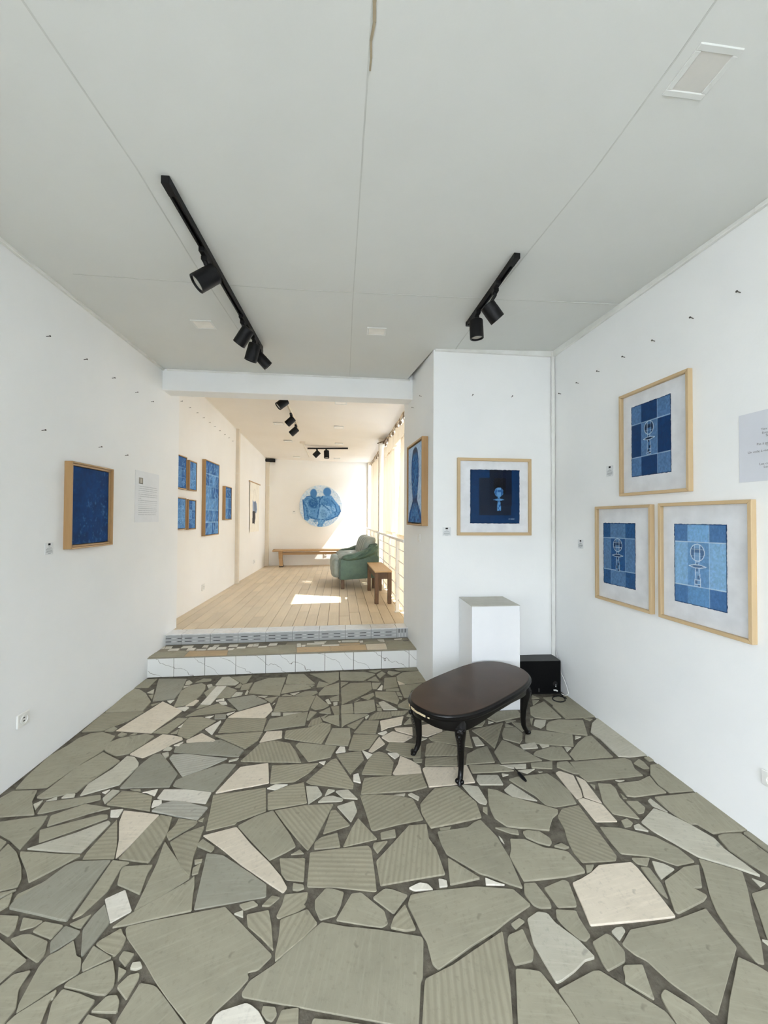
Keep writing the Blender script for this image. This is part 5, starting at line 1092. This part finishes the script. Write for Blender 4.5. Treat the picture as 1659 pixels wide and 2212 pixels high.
for fx, fy in feet:
    dr = Vector((fx, fy, 0)).normalized(); tn = Vector((-dr.y, dr.x, 0)); b = Vector((fx, fy, 0))-dr*.008
    prof = [(.36, -.034, .026), (.33, -.016, .034), (.30, -.004, .037), (.27, -.006, .034), (.23, -.014, .027), (.18, -.022, .0215), (.12, -.026, .0185), (.07, -.022, .0165), (.042, -.010, .0165), (.024, .006, .018), (.010, .012, .017), (.004, .010, .012)]
    rings = []
    for z, off, r_ in prof:
        c = b+dr*off+Vector((0, 0, z)); rings.append([c+r_*(math.cos(q*math.pi/6)*dr*1.05+math.sin(q*math.pi/6)*tn*.92) for q in range(12)])
    m = MB(); m.loft(rings[::-1]); lg = m.build('leg', M['black_wood'], t, smooth=True)
    m = MB()
    k = b+dr*.030
    for q in range(-3, 4):
        zz = .322-.004*abs(q); m.ball(tuple(b+dr*(.027-.0035*abs(q))+tn*.0085*q+Vector((0, 0, zz))), .0062, 8, 5)
        if abs(q) < 3: m.ball(tuple(b+dr*(.030-.003*abs(q))+tn*.0085*q+Vector((0, 0, .304-.003*abs(q)))), .0066, 8, 5)
    m.ball(tuple(b+dr*.032+Vector((0, 0, .276))), .0125, 10, 6, (1, 1, 1.25))
    for q in range(5): m.ball(tuple(b+dr*(.021-.004*q)+Vector((0, 0, .245-.017*q))), .0048-.0004*q, 8, 5)
    m.build('knee_carving', M['black_wood'], lg, smooth=True)
    m = MB()
    for sgn in (-1, 1): m.ball(tuple(b+dr*.013+tn*.013*sgn+Vector((0, 0, .022))), .0135, 10, 6, (1, 1, 1))
    m.build('scroll_foot', M['black_wood'], lg, smooth=True)
m = MB(); ring = oval(-.0008, 0, 144)
for i0, i1, z0, z1 in ((63, 65, .370, .386), (66, 69, .368, .383), (69, 74, .366, .378), (75, 76, .366, .374)):
    for i in range(i0, i1):
        a, b = ring[i % 144], ring[(i+1) % 144]
        j0 = random.uniform(-.002, .002)
        m.add([(a[0], a[1], z0+j0), (b[0], b[1], z0), (b[0], b[1], z1+j0), (a[0], a[1], z1)], [(0, 1, 2, 3)])
m.build('worn_edge', M['cream_chip'], t)['label'] = 'chipped pale edge where the lacquer has worn off'

# ------------------------------------------------------------------ furniture of the back room
# sofa: local x from the near arm to the far arm, +y faces into the room
SF = math.atan2(.98, -.165)
t = thing('sofa', 'worn green leather two-seat sofa in front of the curtains', 'sofa', (-.735, 6.40, Z2), SF)
L_, D_ = 1.36, .66
wob = lambda p, a, f, q=0: a*math.sin(p[0]*f+q)*math.sin(p[1]*f*1.3+1+q)*math.sin(p[2]*f*.9+2)
for x0, nm, mt in ((0, 'near_arm', 'leather'), (L_-.10, 'far_arm', 'leather')):
    m = rbox((.10, D_-.02, .36), .022, 6, lambda x, y, z: (x+.012*math.sin((y+.35)*4), y-.05*(z+.18)*(1 if y < 0 else .2), z+.035*(-y)/.7+(.02 if z > .1 else 0)*(-y)), (x0+.05, -D_/2, .355))
    o = m.build('side_panel', M[mt], t, smooth=True)
    m = rbox((.105, .03, .34), .012, 4, None, (x0+.05, -.004, .35)); m.build('front_piping', M['leather_dark'], o, smooth=True)
m = rbox((L_-.10, D_-.06, .20), .05, 5, None, (L_/2, -D_/2+.01, .29)); m.build('base', M['leather_dark'], t, smooth=True)
for i in range(2):
    m = rbox((.60, D_-.10, .19), .075, 9, lambda x, y, z: (x, y, z+(.03*math.cos(x*4)*math.cos(y*3) if z > 0 else 0)+.010*math.sin(x*22+y*9)*(1 if z > 0 else 0)), (.375+i*.60, -.27, .445)); m.build('seat_cushion', M['leather_grey'], t, smooth=True)
# seat front: soft roll falling over the front edge
m = rbox((L_-.10, .16, .34), .07, 9, lambda x, y, z: (x, y+.012*math.sin(x*12)+.02*math.cos(z*7), z+.012*math.sin(x*9)), (L_/2, .025, .34)); m.build('seat_front', M['leather_grey'], t, smooth=True)
# back: channelled cushion leaning backwards
nch = 5
for i in range(nch):
    wc = (L_-.14)/nch
    m = rbox((wc*.97, .20, .48), .085, 7, lambda x, y, z: (x, y-(.24*(z+.2))-.16*max(0, z)**1.5, z+.05*max(0, .25-z)*0), (.07+wc*(i+.5), -.43, .63))
    m.build('back_channel', M['leather_grey'], t, smooth=True)
m = rbox((L_-.02, .20, .58), .07, 8, lambda x, y, z: (x, y-.08*(z+.3), z), (L_/2, -.53, .48)); m.build('back_shell', M['leather'], t, smooth=True)
# folded arm drapes: leather gathered from the back down over each arm
for x0, sg in ((.05, 1), (L_-.05, -1)):
    def drape(x, y, z, sg=sg):
        k = max(0, min(1, (-y+.33)/.66))
        fold = .016*math.sin(46*(y*.75+z*1.6)+x*6)*(.35+.65*k)
        return (x+fold*(-sg)*.9+.02*k*(-sg), y, z*(.42+.5*k)+.20*k**2.3+fold*.5)
    m = rbox((.20, D_-.06, .20), .08, 13, drape, (x0+.02*sg, -D_/2-.02, .53)); m.build('arm_cushion', M['leather'], t, smooth=True)
m = MB(); m.ball((.14, -.60, .785), .022, 10, 6); m.build('back_button', M['plastic'], t, smooth=True)
for x, y in ((.10, -.06), (L_-.10, -.06), (.10, -.58), (L_-.10, -.58)):
    m = MB(); m.box((x-.027, y-.027, 0), (x+.027, y+.027, .20)); m.build('leg', M['stool'], t, bevel=.004)
# narrow stool
t = thing('stool', 'narrow brown wooden bench-stool with reflected light in its paler top colour, in front of the sofa', 'stool', (-.125, 5.36, Z2), math.atan2(.034, .235))
SW_, SD_, SH = .245, 1.06, .462
m = MB(); m.box((0, 0, SH-.022), (SW_, SD_, SH)); m.build('top', M['stool_top'], t, bevel=.003)
for x in (.004, SW_-.058):
    for y in (.006, SD_-.064):
        m = MB(); m.box((x, y, 0), (x+.054, y+.058, SH-.022)); m.build('leg', M['stool'], t, bevel=.003)
for a, b in (((.058, .014, SH-.115), (SW_-.058, .036, SH-.022)), ((.058, SD_-.036, SH-.115), (SW_-.058, SD_-.014, SH-.022)), ((.012, .064, SH-.11), (.034, SD_-.064, SH-.022)), ((SW_-.034, .064, SH-.11), (SW_-.012, SD_-.064, SH-.022))):
    m = MB(); m.box(a, b); m.build('apron_board', M['stool'], t, bevel=.002)
# long bench at the far wall
l, r_ = wall_pos('far', .20, Z2, .06)
t = thing('bench', 'long pale wooden bench along the far wall', 'bench', l, r_)
m = MB(); m.box((0, -.30, .375), (1.80, -.0, .415)); m.build('seat', M['bench'], t, bevel=.004)
for x in (.14, 1.56):
    m = MB(); m.loft([[(x+.03, -.26, 0), (x+.11, -.26, 0), (x+.11, -.04, 0), (x+.03, -.04, 0)], [(x+.005, -.24, .20), (x+.085, -.24, .20), (x+.085, -.06, .20), (x+.005, -.06, .20)], [(x, -.27, .375), (x+.10, -.27, .375), (x+.10, -.03, .375), (x, -.03, .375)]])
    lg = m.build('leg', M['bench'], t, bevel=.003)
    m = MB(); m.box((x+.02, -.28, 0), (x+.12, -.02, .018)); m.build('foot_block', M['black_wood'], lg)
m = MB(); m.box((.22, -.175, .285), (1.60, -.125, .345)); m.build('stretcher', M['bench'], t, bevel=.003)
